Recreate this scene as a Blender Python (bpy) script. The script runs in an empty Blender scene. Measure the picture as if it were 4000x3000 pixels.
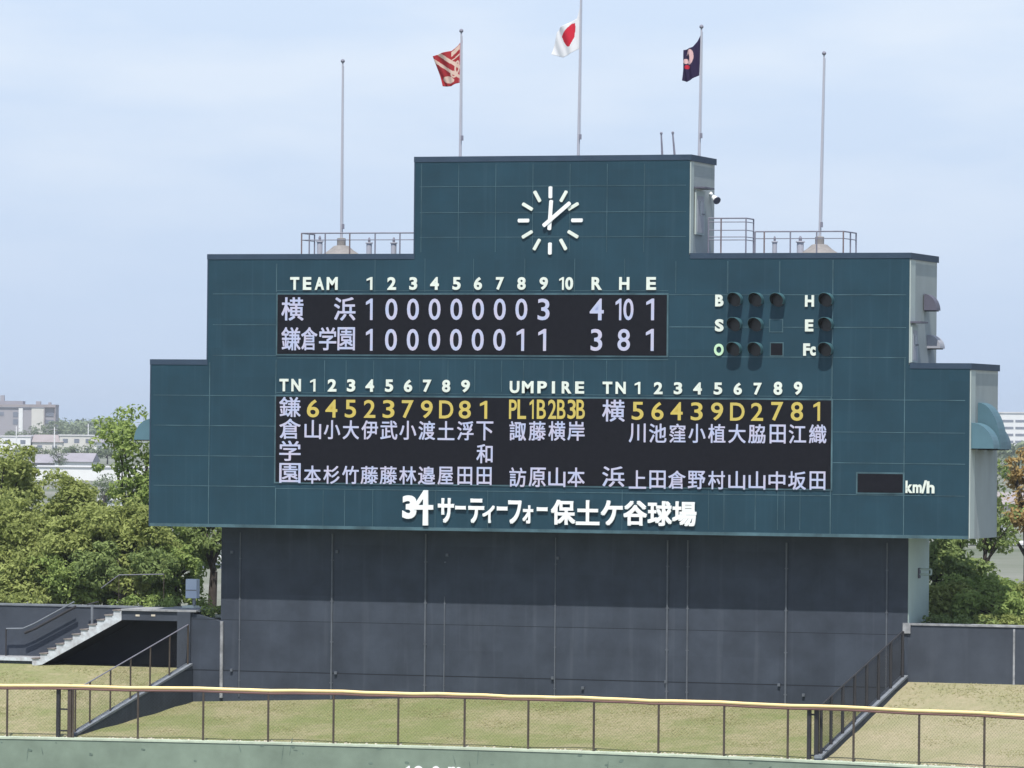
import bpy, math, random
from mathutils import Vector, Matrix, Euler
R = math.radians
random.seed(7)
scene = bpy.context.scene
COL = scene.collection

# ------------------------------------------------------------------ camera
FPX, YAW, PITCH, ROLL, DIST, ZOFF = 20000.0, R(18.675), R(.4693), R(.5271), 160.0, 10.86
cy, sy, cp, sp = math.cos(YAW), math.sin(YAW), math.cos(PITCH), math.sin(PITCH)
FWD = Vector((-sy*cp, cy*cp, sp)); r0 = Vector((cy, sy, 0)); u0 = r0.cross(FWD)
RGT = math.cos(ROLL)*r0 + math.sin(ROLL)*u0; UP = -math.sin(ROLL)*r0 + math.cos(ROLL)*u0
EYE = -DIST*FWD + Vector((0, 0, ZOFF))
cam = bpy.data.objects.new('camera', bpy.data.cameras.new('camera')); COL.objects.link(cam)
cam.data.sensor_width = 36; cam.data.lens = 36*FPX/4000
cam.data.clip_start = 1; cam.data.clip_end = 12000
cam.matrix_world = Matrix(((RGT.x, UP.x, -FWD.x, EYE.x), (RGT.y, UP.y, -FWD.y, EYE.y), (RGT.z, UP.z, -FWD.z, EYE.z), (0, 0, 0, 1)))
scene.camera = cam

# ------------------------------------------------------------------ sky and sun
SUN_EL, SUN_AZ = R(62.7), R(12)          # the board faces -Y; the sun stands high in front of it, a little to +X
w = bpy.data.worlds.new('World'); scene.world = w; w.use_nodes = True
nt = w.node_tree; nt.nodes.clear()
out = nt.nodes.new('ShaderNodeOutputWorld'); bg = nt.nodes.new('ShaderNodeBackground')
sky = nt.nodes.new('ShaderNodeTexSky'); sky.sky_type = 'NISHITA'; sky.sun_disc = False
sky.sun_elevation = SUN_EL; sky.sun_rotation = math.pi - SUN_AZ
sky.air_density = 1.0; sky.dust_density = 1.0; sky.ozone_density = 2.0
bg.inputs['Strength'].default_value = .08
# thin high overcast: the clear sky shows through it, less so toward the horizon
tcw = nt.nodes.new('ShaderNodeTexCoord'); sep = nt.nodes.new('ShaderNodeSeparateXYZ'); nt.links.new(tcw.outputs['Generated'], sep.inputs[0])
def wrange(src, a, b, c, d):
    r = nt.nodes.new('ShaderNodeMapRange'); nt.links.new(src, r.inputs[0])
    for i, v in enumerate((a, b, c, d)): r.inputs[i+1].default_value = v
    return r.outputs[0]
veil = nt.nodes.new('ShaderNodeMix'); veil.data_type = 'RGBA'
veil.inputs[6].default_value = (4.2, 5.25, 7.0, 1); veil.inputs[7].default_value = (5.2, 6.15, 7.75, 1)
nt.links.new(wrange(sep.outputs[2], 0, .085, 0, 1), veil.inputs[0])
mpw = nt.nodes.new('ShaderNodeMapping'); mpw.inputs['Scale'].default_value = (9, 9, 38); nt.links.new(tcw.outputs['Generated'], mpw.inputs[0])
nzw = nt.nodes.new('ShaderNodeTexNoise'); nzw.inputs['Scale'].default_value = 1.6; nzw.inputs['Detail'].default_value = 5; nt.links.new(mpw.outputs[0], nzw.inputs['Vector'])
cl = nt.nodes.new('ShaderNodeMix'); cl.data_type = 'RGBA'; cl.inputs[7].default_value = (6.3, 6.9, 7.9, 1); nt.links.new(veil.outputs[2], cl.inputs[6])
cf = nt.nodes.new('ShaderNodeMath'); cf.operation = 'MULTIPLY'; nt.links.new(wrange(nzw.outputs[0], .42, .68, 0, 1), cf.inputs[0]); nt.links.new(wrange(sep.outputs[2], .02, .1, .1, 1), cf.inputs[1])
nt.links.new(cf.outputs[0], cl.inputs[0])
mw = nt.nodes.new('ShaderNodeMix'); mw.data_type = 'RGBA'; nt.links.new(wrange(sep.outputs[2], 0, .6, .93, .4), mw.inputs[0])
nt.links.new(sky.outputs[0], mw.inputs[6]); nt.links.new(cl.outputs[2], mw.inputs[7])
nt.links.new(mw.outputs[2], bg.inputs[0]); nt.links.new(bg.outputs[0], out.inputs[0])
sl = bpy.data.lights.new('sun', 'SUN'); sl.energy = 3.3; sl.angle = R(.53); sl.color = (1, .95, .87)
sun = bpy.data.objects.new('sun', sl); COL.objects.link(sun)
SDIR = Vector((math.cos(SUN_EL)*math.sin(SUN_AZ), -math.cos(SUN_EL)*math.cos(SUN_AZ), math.sin(SUN_EL)))
sun.rotation_euler = (-SDIR).to_track_quat('-Z', 'Y').to_euler(); sun.location = (0, -30, 60)
vs = scene.view_settings; vs.view_transform = 'Standard'; vs.look = 'None'; vs.gamma = 1; vs.exposure = .72
HAZE = .00013
scene.cycles.max_bounces = 6; scene.cycles.volume_bounces = 0; scene.cycles.transparent_max_bounces = 8

# ------------------------------------------------------------------ helpers
def ray(px, py): return FWD + ((px-2000)*RGT - (py-1500)*UP)/FPX      # pixel of the 4000 x 3000 photo
def atY(px, py, Y): d = ray(px, py); return EYE + d*((Y-EYE.y)/d.y)
def atZ(px, py, Z): d = ray(px, py); return EYE + d*((Z-EYE.z)/d.z)
def atX(px, py, X): d = ray(px, py); return EYE + d*((X-EYE.x)/d.x)
def atD(px, py, D): return EYE + ray(px, py)*D

OFF = {}
def tag(o, label=None, cat=None, group=None, kind=None):
    if label: o['label'] = label
    if cat: o['category'] = cat
    if group: o['group'] = group
    if kind: o['kind'] = kind
    return o
def thing(name, loc, label, cat, group=None):
    o = bpy.data.objects.new(name, None); COL.objects.link(o); o.location = loc
    o.empty_display_size = .3; OFF[o] = Vector(loc)
    return tag(o, label, cat, group)

class MB:
    def __init__(s): s.v, s.f, s.m = [], [], []
    def add(s, vs, fs, mi=0):
        n = len(s.v); s.v += [tuple(p) for p in vs]; s.f += [tuple(i+n for i in f) for f in fs]; s.m += [mi]*len(fs); return s
    def box(s, x0, x1, y0, y1, z0, z1, mi=0, front=None, top=None):
        vs = [(x, y, z) for z in (z0, z1) for y in (y0, y1) for x in (x0, x1)]
        s.add(vs, [(0, 2, 3, 1), (4, 5, 7, 6), (0, 1, 5, 4), (1, 3, 7, 5), (3, 2, 6, 7), (2, 0, 4, 6)], mi)
        if front is not None: s.m[-4] = front
        if top is not None: s.m[-5] = top
        return s
    def prism(s, poly, a0, a1, axis='y', mi=0):
        """poly in the two other axes, counter-clockwise seen from -axis side"""
        def P(p, a):
            return {'y': (p[0], a, p[1]), 'x': (a, p[0], p[1]), 'z': (p[0], p[1], a)}[axis]
        n = len(poly)
        vs = [P(p, a0) for p in poly] + [P(p, a1) for p in poly]
        fs = [tuple(range(n)), tuple(range(2*n-1, n-1, -1))]
        fs += [(i, i+n, (i+1) % n+n, (i+1) % n) for i in range(n)]
        return s.add(vs, fs, mi)
    def tube(s, p0, p1, r0, r1=None, n=8, caps=True, mi=0):
        r1 = r0 if r1 is None else r1
        p0, p1 = Vector(p0), Vector(p1); d = p1-p0
        if d.length < 1e-6: return s
        q = d.to_track_quat('Z', 'Y'); vs = []
        for p, r in ((p0, r0), (p1, r1)):
            for i in range(n):
                a = 2*math.pi*i/n; vs.append(p + q @ Vector((r*math.cos(a), r*math.sin(a), 0)))
        fs = [(i, (i+1) % n, (i+1) % n+n, i+n) for i in range(n)]
        if caps: fs += [tuple(range(n-1, -1, -1)), tuple(range(n, 2*n))]
        return s.add(vs, fs, mi)
    def path(s, pts, r, n=8, mi=0):
        for a, b in zip(pts[:-1], pts[1:]): s.tube(a, b, r, r, n, True, mi)
        return s
    def lathe(s, c, prof, n=16, mi=0):
        vs, fs = [], []
        for r, z in prof:
            for i in range(n):
                a = 2*math.pi*i/n; vs.append((c[0]+r*math.cos(a), c[1]+r*math.sin(a), c[2]+z))
        for k in range(len(prof)-1):
            for i in range(n):
                j = (i+1) % n; fs.append((k*n+i, k*n+j, (k+1)*n+j, (k+1)*n+i))
        fs += [tuple(range(n-1, -1, -1)), tuple(range((len(prof)-1)*n, len(prof)*n))]
        return s.add(vs, fs, mi)
    def build(s, name, mats, parent=None, smooth=False, label=None, cat=None, group=None, kind=None, origin=None, bevel=0):
        off = OFF[parent] if parent is not None else (Vector(origin) if origin is not None else Vector((0, 0, 0)))
        me = bpy.data.meshes.new(name)
        me.from_pydata([(p[0]-off.x, p[1]-off.y, p[2]-off.z) for p in s.v], [], s.f)
        for m in (mats if isinstance(mats, (list, tuple)) else [mats]): me.materials.append(m)
        if any(s.m): me.polygons.foreach_set('material_index', s.m)
        if smooth: me.polygons.foreach_set('use_smooth', [True]*len(s.f))
        me.update()
        o = bpy.data.objects.new(name, me); COL.objects.link(o)
        if parent is not None: o.parent = parent; OFF[o] = off
        else: o.location = off; OFF[o] = off
        if bevel:
            b = o.modifiers.new('edge', 'BEVEL'); b.width = bevel; b.segments = 2; b.limit_method = 'ANGLE'
        return tag(o, label, cat, group, kind)

# ------------------------------------------------------------------ materials
def mat(name, col, rough=.6, var=.12, scale=1.5, spec=.35, streak=0, sscale=6.0, bump=0, bscale=20, col2=None, metal=0, zlines=None, tiles=None):
    m = bpy.data.materials.new(name); m.use_nodes = True
    t = m.node_tree; N, L = t.nodes, t.links; b = N['Principled BSDF']
    b.inputs['Roughness'].default_value = rough; b.inputs['Metallic'].default_value = metal
    b.inputs['Specular IOR Level'].default_value = spec
    tc = N.new('ShaderNodeTexCoord')
    nz = N.new('ShaderNodeTexNoise'); nz.inputs['Scale'].default_value = scale; nz.inputs['Detail'].default_value = 6; nz.inputs['Roughness'].default_value = .6
    L.new(tc.outputs['Object'], nz.inputs['Vector'])
    mr = N.new('ShaderNodeMapRange'); mr.inputs[1].default_value = .3; mr.inputs[2].default_value = .7
    L.new(nz.outputs[0], mr.inputs[0])
    mx = N.new('ShaderNodeMix'); mx.data_type = 'RGBA'
    c2 = col2 if col2 else tuple(min(1, c*(1+var)) for c in col)
    c1 = col if col2 else tuple(c*(1-var) for c in col)
    mx.inputs[6].default_value = (*c1, 1); mx.inputs[7].default_value = (*c2, 1)
    L.new(mr.outputs[0], mx.inputs[0]); last = mx.outputs[2]
    if streak:
        mp = N.new('ShaderNodeMapping'); mp.inputs['Scale'].default_value = (sscale, sscale, .22)
        n2 = N.new('ShaderNodeTexNoise'); n2.inputs['Scale'].default_value = 1; n2.inputs['Detail'].default_value = 4
        L.new(tc.outputs['Object'], mp.inputs[0]); L.new(mp.outputs[0], n2.inputs['Vector'])
        r2 = N.new('ShaderNodeMapRange'); r2.inputs[1].default_value = .56; r2.inputs[2].default_value = .80; r2.inputs[4].default_value = abs(streak)
        L.new(n2.outputs[0], r2.inputs[0])
        m2 = N.new('ShaderNodeMix'); m2.data_type = 'RGBA'
        tgt = tuple(min(1, c*1.6+.05) for c in col) if streak > 0 else tuple(c*.45 for c in col)
        m2.inputs[7].default_value = (*tgt, 1); L.new(r2.outputs[0], m2.inputs[0]); L.new(last, m2.inputs[6]); last = m2.outputs[2]
    if tiles:
        cx, cz, amp = tiles
        mp = N.new('ShaderNodeVectorMath'); mp.operation = 'MULTIPLY'; mp.inputs[1].default_value = (1/cx, 0, 1/cz); L.new(tc.outputs['Object'], mp.inputs[0])
        fl = N.new('ShaderNodeVectorMath'); fl.operation = 'FLOOR'; L.new(mp.outputs[0], fl.inputs[0])
        wn = N.new('ShaderNodeTexWhiteNoise'); L.new(fl.outputs[0], wn.inputs['Vector'])
        hs = N.new('ShaderNodeHueSaturation'); r3 = N.new('ShaderNodeMapRange'); r3.inputs[3].default_value = 1-amp; r3.inputs[4].default_value = 1+amp
        L.new(wn.outputs[0], r3.inputs[0]); L.new(r3.outputs[0], hs.inputs['Value']); L.new(last, hs.inputs['Color']); last = hs.outputs[0]
    if zlines:
        ge = N.new('ShaderNodeNewGeometry'); se = N.new('ShaderNodeSeparateXYZ'); L.new(ge.outputs['Position'], se.inputs[0])
        for ax, zv, wd in zlines:
            a = N.new('ShaderNodeMath'); a.operation = 'COMPARE'; a.inputs[1].default_value = zv; a.inputs[2].default_value = wd
            L.new(se.outputs[ax], a.inputs[0])
            m3 = N.new('ShaderNodeMix'); m3.data_type = 'RGBA'; m3.inputs[7].default_value = (*[c*.4 for c in col], 1)
            L.new(a.outputs[0], m3.inputs[0]); L.new(last, m3.inputs[6]); last = m3.outputs[2]
    L.new(last, b.inputs['Base Color'])
    if bump:
        n4 = N.new('ShaderNodeTexNoise'); n4.inputs['Scale'].default_value = bscale; n4.inputs['Detail'].default_value = 5
        L.new(tc.outputs['Object'], n4.inputs['Vector'])
        bp = N.new('ShaderNodeBump'); bp.inputs['Strength'].default_value = bump; bp.inputs['Distance'].default_value = .03
        L.new(n4.outputs[0], bp.inputs['Height']); L.new(bp.outputs[0], b.inputs['Normal'])
    return m
def glow(name, col, strength, col2=None):
    m = bpy.data.materials.new(name); m.use_nodes = True; b = m.node_tree.nodes['Principled BSDF']
    b.inputs['Base Color'].default_value = (*[c*.4 for c in col], 1); b.inputs['Roughness'].default_value = .5
    b.inputs['Emission Color'].default_value = (*col, 1); b.inputs['Emission Strength'].default_value = strength
    if col2:      # lit colour wanders between two tints, hinting at the camera's colour fringing
        N, L = m.node_tree.nodes, m.node_tree.links; tc = N.new('ShaderNodeTexCoord'); nz = N.new('ShaderNodeTexNoise'); nz.inputs['Scale'].default_value = 3.2; nz.inputs['Detail'].default_value = 3
        L.new(tc.outputs['Object'], nz.inputs['Vector']); r = N.new('ShaderNodeMapRange'); r.inputs[1].default_value = .35; r.inputs[2].default_value = .65; L.new(nz.outputs[0], r.inputs[0])
        mx = N.new('ShaderNodeMix'); mx.data_type = 'RGBA'; mx.inputs[6].default_value = (*col, 1); mx.inputs[7].default_value = (*col2, 1)
        L.new(r.outputs[0], mx.inputs[0]); L.new(mx.outputs[2], b.inputs['Emission Color'])
    return m
def leafmat(name, ca, cb, trans=.25):
    m = bpy.data.materials.new(name); m.use_nodes = True; t = m.node_tree; N, L = t.nodes, t.links; N.clear()
    o = N.new('ShaderNodeOutputMaterial'); g = N.new('ShaderNodeNewGeometry')
    tc = N.new('ShaderNodeTexCoord'); nz = N.new('ShaderNodeTexNoise'); nz.inputs['Scale'].default_value = .9; nz.inputs['Detail'].default_value = 3
    L.new(tc.outputs['Object'], nz.inputs['Vector'])
    ad = N.new('ShaderNodeMath'); ad.operation = 'MULTIPLY_ADD'; ad.inputs[1].default_value = .5
    L.new(g.outputs['Random Per Island'], ad.inputs[0])
    mr = N.new('ShaderNodeMapRange'); mr.inputs[1].default_value = .3; mr.inputs[2].default_value = .7; mr.inputs[4].default_value = .5
    L.new(nz.outputs[0], mr.inputs[0]); L.new(mr.outputs[0], ad.inputs[2])
    mx = N.new('ShaderNodeMix'); mx.data_type = 'RGBA'; mx.inputs[6].default_value = (*ca, 1); mx.inputs[7].default_value = (*cb, 1)
    L.new(ad.outputs[0], mx.inputs[0])
    d = N.new('ShaderNodeBsdfDiffuse'); tr = N.new('ShaderNodeBsdfTranslucent'); ms = N.new('ShaderNodeMixShader'); ms.inputs[0].default_value = trans
    L.new(mx.outputs[2], d.inputs[0]); L.new(mx.outputs[2], tr.inputs[0]); L.new(d.outputs[0], ms.inputs[1]); L.new(tr.outputs[0], ms.inputs[2]); L.new(ms.outputs[0], o.inputs[0])
    return m

TEAL = mat('teal_panel', (.0145, .048, .072), .6, .12, .8, .22, streak=.16, sscale=8, tiles=(1.83, .93, .05))
SEAM = mat('seam_trim', (.06, .115, .14), .6, .45, 1.2, .25)
SIDE = mat('grey_side', (.31, .35, .355), .7, .08, 1, .3, streak=-.25, sscale=2.2)
SIDEPALE = mat('pale_side', (.40, .46, .45), .7, .06, 1)
CAP = mat('slate_cap', (.038, .062, .098), .65, .1, 2, .15)
ROOF = mat('roof_grey', (.35, .35, .36), .8, .1, 1)
COLUMN = mat('pale_green_paint', (.40, .50, .48), .65, .05, 1.5, streak=-.12, sscale=4)
WALLN = mat('navy_concrete', (.047, .058, .079), .85, .22, .9, .15, streak=.24, sscale=3.5, tiles=(1.8, .82, .07), zlines=[(2, 3.25, .010), (2, 1.62, .018)])
WALLD = mat('slate_concrete', (.056, .067, .088), .85, .18, .9, .15, streak=.14, sscale=2, tiles=(1.8, 1.2, .05))
SHADEIN = mat('painted_shade', (.024, .027, .036), .9, .15, 1, .1)  # shade under the stairs and in the passage, put into the colour
CONC = mat('pale_concrete', (.27, .28, .30), .85, .35, 4, bump=.3)
CONCW = mat('chipped_white_paint', (.60, .66, .72), .8, .0, 5, col2=(.36, .36, .38))
COPING = mat('coping_grey', (.17, .19, .22), .8, .2, 3)
WHITE = mat('white_paint', (.80, .83, .84), .5, .04, 3)
OFFW = mat('ivory_paint', (.68, .74, .68), .5, .08, 3)
LEDOFF = mat('led_face', (.0085, .009, .0135), .7, .15, 6, .1)
LEDW = glow('led_white', (.52, .60, .86), .29, (.74, .62, .72))
LEDY = glow('led_yellow', (.70, .56, .12), .29, (.58, .50, .16))
POLE = mat('pole_paint', (.40, .41, .47), .45, .05, 1)
STEEL = mat('galvanised_rail', (.19, .19, .24), .5, .15, 3)
RUST = mat('rusted_rail', (.17, .13, .135), .7, .3, 4)
BLACKM = mat('black_post', (.035, .035, .04), .6, .2, 2)
BROWNM = mat('brown_post', (.07, .055, .045), .6, .25, 2)
WIRE = mat('wire', (.025, .025, .025), .7, .1, 2, .1)
HOOD = mat('hood_teal', (.05, .13, .155), .5, .1, 2)
LENS = mat('lamp_lens', (.009, .009, .010), .3, .1, 3, .5)
HOODIN = mat('hood_black', (.012, .016, .018), .7, .1, 3)
VENT1 = mat('vent_mauve', (.095, .095, .13), .6, .1, 3)
VENT2 = mat('vent_grey', (.33, .34, .38), .6, .1, 3)
VENT3 = mat('vent_teal', (.085, .17, .215), .55, .08, 2)
MOUND = mat('mound_mortar', (.23, .22, .22), .9, .15, 5)
PAD = mat('yellow_pad', (.84, .66, .33), .6, .08, .7, .3, streak=.3, sscale=1.2)
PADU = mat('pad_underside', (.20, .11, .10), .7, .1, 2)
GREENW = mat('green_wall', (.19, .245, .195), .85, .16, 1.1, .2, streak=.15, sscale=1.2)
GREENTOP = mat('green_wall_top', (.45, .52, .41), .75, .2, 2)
GREYGLASS = mat('dull_glass', (.10, .12, .14), .2, .1, 2, .6)
BARK = mat('bark', (.06, .05, .045), .9, .3, 6, bump=.5)
BEIGE = mat('beige_bits', (.55, .50, .42), .8, .3, 8)

def grassmat(name='dry_grass', dry=0.0, gain=1.12, tan=.55):
    m = bpy.data.materials.new(name); m.use_nodes = True; t = m.node_tree; N, L = t.nodes, t.links; b = N['Principled BSDF']
    b.inputs['Roughness'].default_value = .95; b.inputs['Specular IOR Level'].default_value = .1
    tc = N.new('ShaderNodeTexCoord')
    def noise(sc, scale, det):
        mp = N.new('ShaderNodeMapping'); mp.inputs['Scale'].default_value = sc
        n = N.new('ShaderNodeTexNoise'); n.inputs['Scale'].default_value = scale; n.inputs['Detail'].default_value = det; n.inputs['Roughness'].default_value = .65
        L.new(tc.outputs['Object'], mp.inputs[0]); L.new(mp.outputs[0], n.inputs['Vector']); return n
    def rng(n, a, b_):
        r = N.new('ShaderNodeMapRange'); r.inputs[1].default_value = a; r.inputs[2].default_value = b_; L.new(n.outputs[0], r.inputs[0]); return r
    big = rng(noise((1, 1, 1), .28, 4), .42, .6); fine = rng(noise((1, .45, 1), 7, 5), .35, .65); midn = rng(noise((1, .5, 1), 1.6, 5), .35, .7)
    m1 = N.new('ShaderNodeMix'); m1.data_type = 'RGBA'; m1.inputs[6].default_value = (.19, .215, .085, 1); m1.inputs[7].default_value = (.30, .27, .16, 1); L.new(big.outputs[0], m1.inputs[0])
    m2 = N.new('ShaderNodeMix'); m2.data_type = 'RGBA'; m2.inputs[7].default_value = (.36, .30, .20, 1)
    k = N.new('ShaderNodeMath'); k.operation = 'MULTIPLY'; k.inputs[1].default_value = tan; L.new(midn.outputs[0], k.inputs[0]); L.new(k.outputs[0], m2.inputs[0]); L.new(m1.outputs[2], m2.inputs[6])
    m3 = N.new('ShaderNodeMix'); m3.data_type = 'RGBA'; m3.inputs[7].default_value = (.13, .16, .055, 1)
    k2 = N.new('ShaderNodeMath'); k2.operation = 'MULTIPLY'; k2.inputs[1].default_value = .5; L.new(fine.outputs[0], k2.inputs[0]); L.new(k2.outputs[0], m3.inputs[0]); L.new(m2.outputs[2], m3.inputs[6])
    m4 = N.new('ShaderNodeMix'); m4.data_type = 'RGBA'; m4.inputs[7].default_value = (.40, .345, .25, 1); m4.inputs[0].default_value = dry; L.new(m3.outputs[2], m4.inputs[6])
    hs = N.new('ShaderNodeHueSaturation'); hs.inputs['Value'].default_value = gain; hs.inputs['Saturation'].default_value = .95; L.new(m4.outputs[2], hs.inputs['Color'])
    L.new(hs.outputs[0], b.inputs['Base Color'])
    bp = N.new('ShaderNodeBump'); bp.inputs['Strength'].default_value = .9; bp.inputs['Distance'].default_value = .08
    L.new(noise((1, .6, 1), 9, 6).outputs[0], bp.inputs['Height']); L.new(bp.outputs[0], b.inputs['Normal'])
    return m
GRASS = grassmat(); GRASS2 = grassmat('drier_grass', .36, 1.08); GRASS3 = grassmat('greener_grass', 0, 1.08, .22)
CITY = mat('far_ground', (.07, .095, .045), .9, .2, .03, col2=(.24, .24, .22))

# ------------------------------------------------------------------ glyphs
_G = {}
def glyph(ch, bold):
    key = (ch, bold)
    if key not in _G:
        cu = bpy.data.curves.new('t', 'FONT'); cu.body = ch; cu.size = 1; cu.extrude = .5; cu.offset = bold; cu.resolution_u = 4
        ob = bpy.data.objects.new('t', cu)
        me = bpy.data.meshes.new_from_object(ob)
        vs = [tuple(v.co) for v in me.vertices]; fs = [tuple(p.vertices) for p in me.polygons]
        bpy.data.objects.remove(ob); bpy.data.curves.remove(cu); bpy.data.meshes.remove(me)
        xs = [v[0] for v in vs]; ys = [v[1] for v in vs]
        a, b, c, d = min(xs), max(xs), min(ys), max(ys)
        _G[key] = ([((x-a)/(b-a), (y-c)/(d-c), z) for x, y, z in vs], fs)
    return _G[key]
def put(mb, ch, x0, x1, y0, y1, Y, thick=.02, bold=.02):
    """glyph filling the photo box (x0,y0)-(x1,y1) on the board plane; its back face lies at depth Y"""
    a = atY(x0, (y0+y1)/2, Y); b = atY(x1, (y0+y1)/2, Y); t = atY((x0+x1)/2, y0, Y).z; u = atY((x0+x1)/2, y1, Y).z
    if ch == '1':
        mb.prism([(a.x+p*(b.x-a.x), u+q*(t-u)) for p, q in ((1, 0), (1, 1), (.72, 1), (0, .84), (0, .70), (.62, .80), (.62, 0))][::-1], Y-thick, Y, 'y'); return
    cjk = ord(ch) > 255
    vs, fs = glyph(ch, 0 if cjk else bold)
    if not cjk:
        mb.add([(a.x+v[0]*(b.x-a.x), Y-thick*(v[2]+.5), u+v[1]*(t-u)) for v in vs], fs); return
    e = bold*(t-u); ez = e if (b.x-a.x) < 3*(t-u) else 0
    for i, (ex, ey) in enumerate(((-1, -1), (1, 1), (-1, 1), (1, -1))):
        mb.add([(a.x+e+v[0]*(b.x-a.x-2*e)+ex*e, Y-(thick+.002*i)*(v[2]+.5), u+ez+v[1]*(t-u-2*ez)+ey*ez) for v in vs], fs)
class Each:
    """collects glyphs and builds every one as a part of its own"""
    def __init__(s): s.l = []
    def build(s, name, m, parent):
        for i, mb in enumerate(s.l): mb.build(name, m[i] if isinstance(m, list) else m, parent)
def rowput(mbs, chars, boxes, y0, y1, ox, oy, k, Y, thick=.02, bold=.02, drift=0.0):
    """boxes given in an enlarged crop: ox, oy its corner, k its magnification"""
    for ch, (a, b) in zip(chars, boxes):
        dy = drift*(a/k); mb = mbs
        if isinstance(mbs, Each): mb = MB(); mbs.l.append(mb)
        put(mb, ch, ox+a/k, ox+b/k, oy+y0/k+dy, oy+y1/k+dy, Y, thick, bold)

# ------------------------------------------------------------------ the setting: ground
g = MB(); xs = [-4000, -300, -60, 60, 300, 4000]
rows = [(-600, -2.7), (1.5, -2.7), (3.2, 3.2), (26, 3.0), (60, .3), (300, 0), (1200, -.5), (6000, -1)]
vs = [(x, y, z) for y, z in rows for x in xs]
n = len(xs); g.add(vs, [(j*n+i, j*n+i+1, (j+1)*n+i+1, (j+1)*n+i) for j in range(len(rows)-1) for i in range(n-1)])
g.build('ground', CITY, kind='structure')

def fence_y(x):
    t = x-2.6; return -7.85 - t*t*(.0105 if t > 0 else .0062)
def fence_x(px):
    x = 0.0
    for _ in range(12): x = atY(px, 2900, fence_y(x)).x
    return x
def lawn(name, x0, x1, zb, yb, mt):
    mb = MB(); nx, ny = 60, 40; vs = []
    for j in range(ny+1):
        for i in range(nx+1):
            x = x0+(x1-x0)*i/nx; ya = fence_y(x)+.22; t = j/ny; y = ya+(yb-ya)*t
            zk = zb(x) if callable(zb) else zb
            z = -.03+(zk+.03)*(t**1.05)
            z += .025*math.sin(x*1.7+y*.9)*math.sin(y*1.3-x*.4)*(1 if .03 < t < .97 else 0)
            vs.append((x, y, z))
    mb.add(vs, [(j*(nx+1)+i, j*(nx+1)+i+1, (j+1)*(nx+1)+i+1, (j+1)*(nx+1)+i) for j in range(ny) for i in range(nx)])
    return mb.build(name, mt, smooth=True, kind='structure')
lawn('lawn', -26, -11.32, 1.66, 1.34, GRASS)
ZC = lambda x: min(.92, .60+(x+11.1)*.04)
lawn('lawn', -11.1, 12.32, ZC, 1.2, GRASS3)
lawn('lawn', 12.53, 27, 1.82, 1.2, GRASS2)

# ------------------------------------------------------------------ scoreboard
ZB, ZL, ZM, ZT = 6.24, 11.53, 14.89, 17.94
sb = thing('scoreboard', (1.2, 1.15, .8), 'huge stepped teal baseball scoreboard with clock, lit panels and dark supporting wall', 'scoreboard')
XL0, XL1, XM0, XM1, XT0, XT1 = -12.19, 14.66, -10.25, 12.75, -3.27, 5.74
DL, DM, DT = 3.7, 3.45, 2.7
for nm, x0, x1, d, z0, z1 in (('lower_tier', XL0, XL1, DL, ZB, ZL), ('middle_tier', XM0, XM1, DM, ZL, ZM), ('clock_tower', XT0, XT1, DT, ZM, ZT)):
    MB().box(x0, x1, 0, d, z0, z1, 0, front=1, top=2).build(nm, [SIDE, TEAL, ROOF], sb)
    hid = {'lower_tier': (XM0, XM1), 'middle_tier': (XT0, XT1)}.get(nm)
    def shoulder(a, b, left, right):
        t_ = MB().box(a-(.05 if left else 0), b+(.05 if right else 0), -.014, -.002, z1-.12, z1+.05)
        t_.box(a, b, 0, d, z1+.001, z1+.05)
        if right: t_.box(x1+.032, x1+.05, -.002, d+.05, z1-.15, z1+.05)
        if left: t_.box(x0-.05, x0-.002, -.002, d+.05, z1-.12, z1+.05).box(x0-.04, x0-.002, -.012, .1, z0, z1-.12)
        t_.build('roof_trim', CAP, sb)
    if hid: shoulder(x0, hid[0]-.004, True, False); shoulder(hid[1]+.034, x1, False, True)
    else: shoulder(x0, x1, True, True)
    MB().box(x1+.002, x1+.03, .02, .62 if nm != 'clock_tower' else .35, z0+(.02 if nm == 'lower_tier' else .05), z1-.17).build('corner_strip', SIDEPALE, sb)
MB().box(XL0, XL1, -.022, -.002, ZB, ZB+.10).build('bottom_trim', SEAM, sb)

# seams of the cladding
s = MB()
def hseam(x0, y0, x1, y1, wd=.022):
    a, b = atY(x0, y0, 0), atY(x1, y1, 0); z = (a.z+b.z)/2; s.box(a.x, b.x, -.008, -.002, z-wd/2, z+wd/2)
def vseam(x, y0, y1, wd=.024):
    a, b = atY(x, y0, 0), atY(x, y1, 0); X = (a.x+b.x)/2; s.box(X-wd/2, X+wd/2, -.012, -.002, b.z, a.z)
for y in (726, 828, 925): hseam(1640, y+3, 2680, y-2, .018)
for x in (1646, 1791, 1936, 2081, 2226, 2371, 2516): vseam(x, 640, 985, .014)
for y0, y1 in ((1148, 1152), (1268, 1280), (1388, 1396)): hseam(832, y0, 1078, (y0*.92+y1*.08), .022); hseam(2614, y0*.3+y1*.7, 3540, y1, .024)
for y0, y1 in ((1543, 1564), (1660, 1692), (1778, 1813), (1895, 1938)): hseam(600, y0, 1076, y0*.85+y1*.15, .022); hseam(3252, y0*.15+y1*.85, 3770, y1, .022)
hseam(1080, 1134, 2610, 1136, .016); hseam(1082, 1399, 2610, 1404, .02); hseam(1080, 1534, 3245, 1549, .016); hseam(1079, 1908, 3245, 1936, .022)
for x in (1081,): vseam(x, 1030, 1140); vseam(1078, 1405, 1538); vseam(1076, 1905, 2056)
vseam(3252, 1015, 1550, .03); vseam(3245, 1550, 2095, .03); vseam(817, 1415, 2050); vseam(3532, 1400, 2100)
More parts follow.
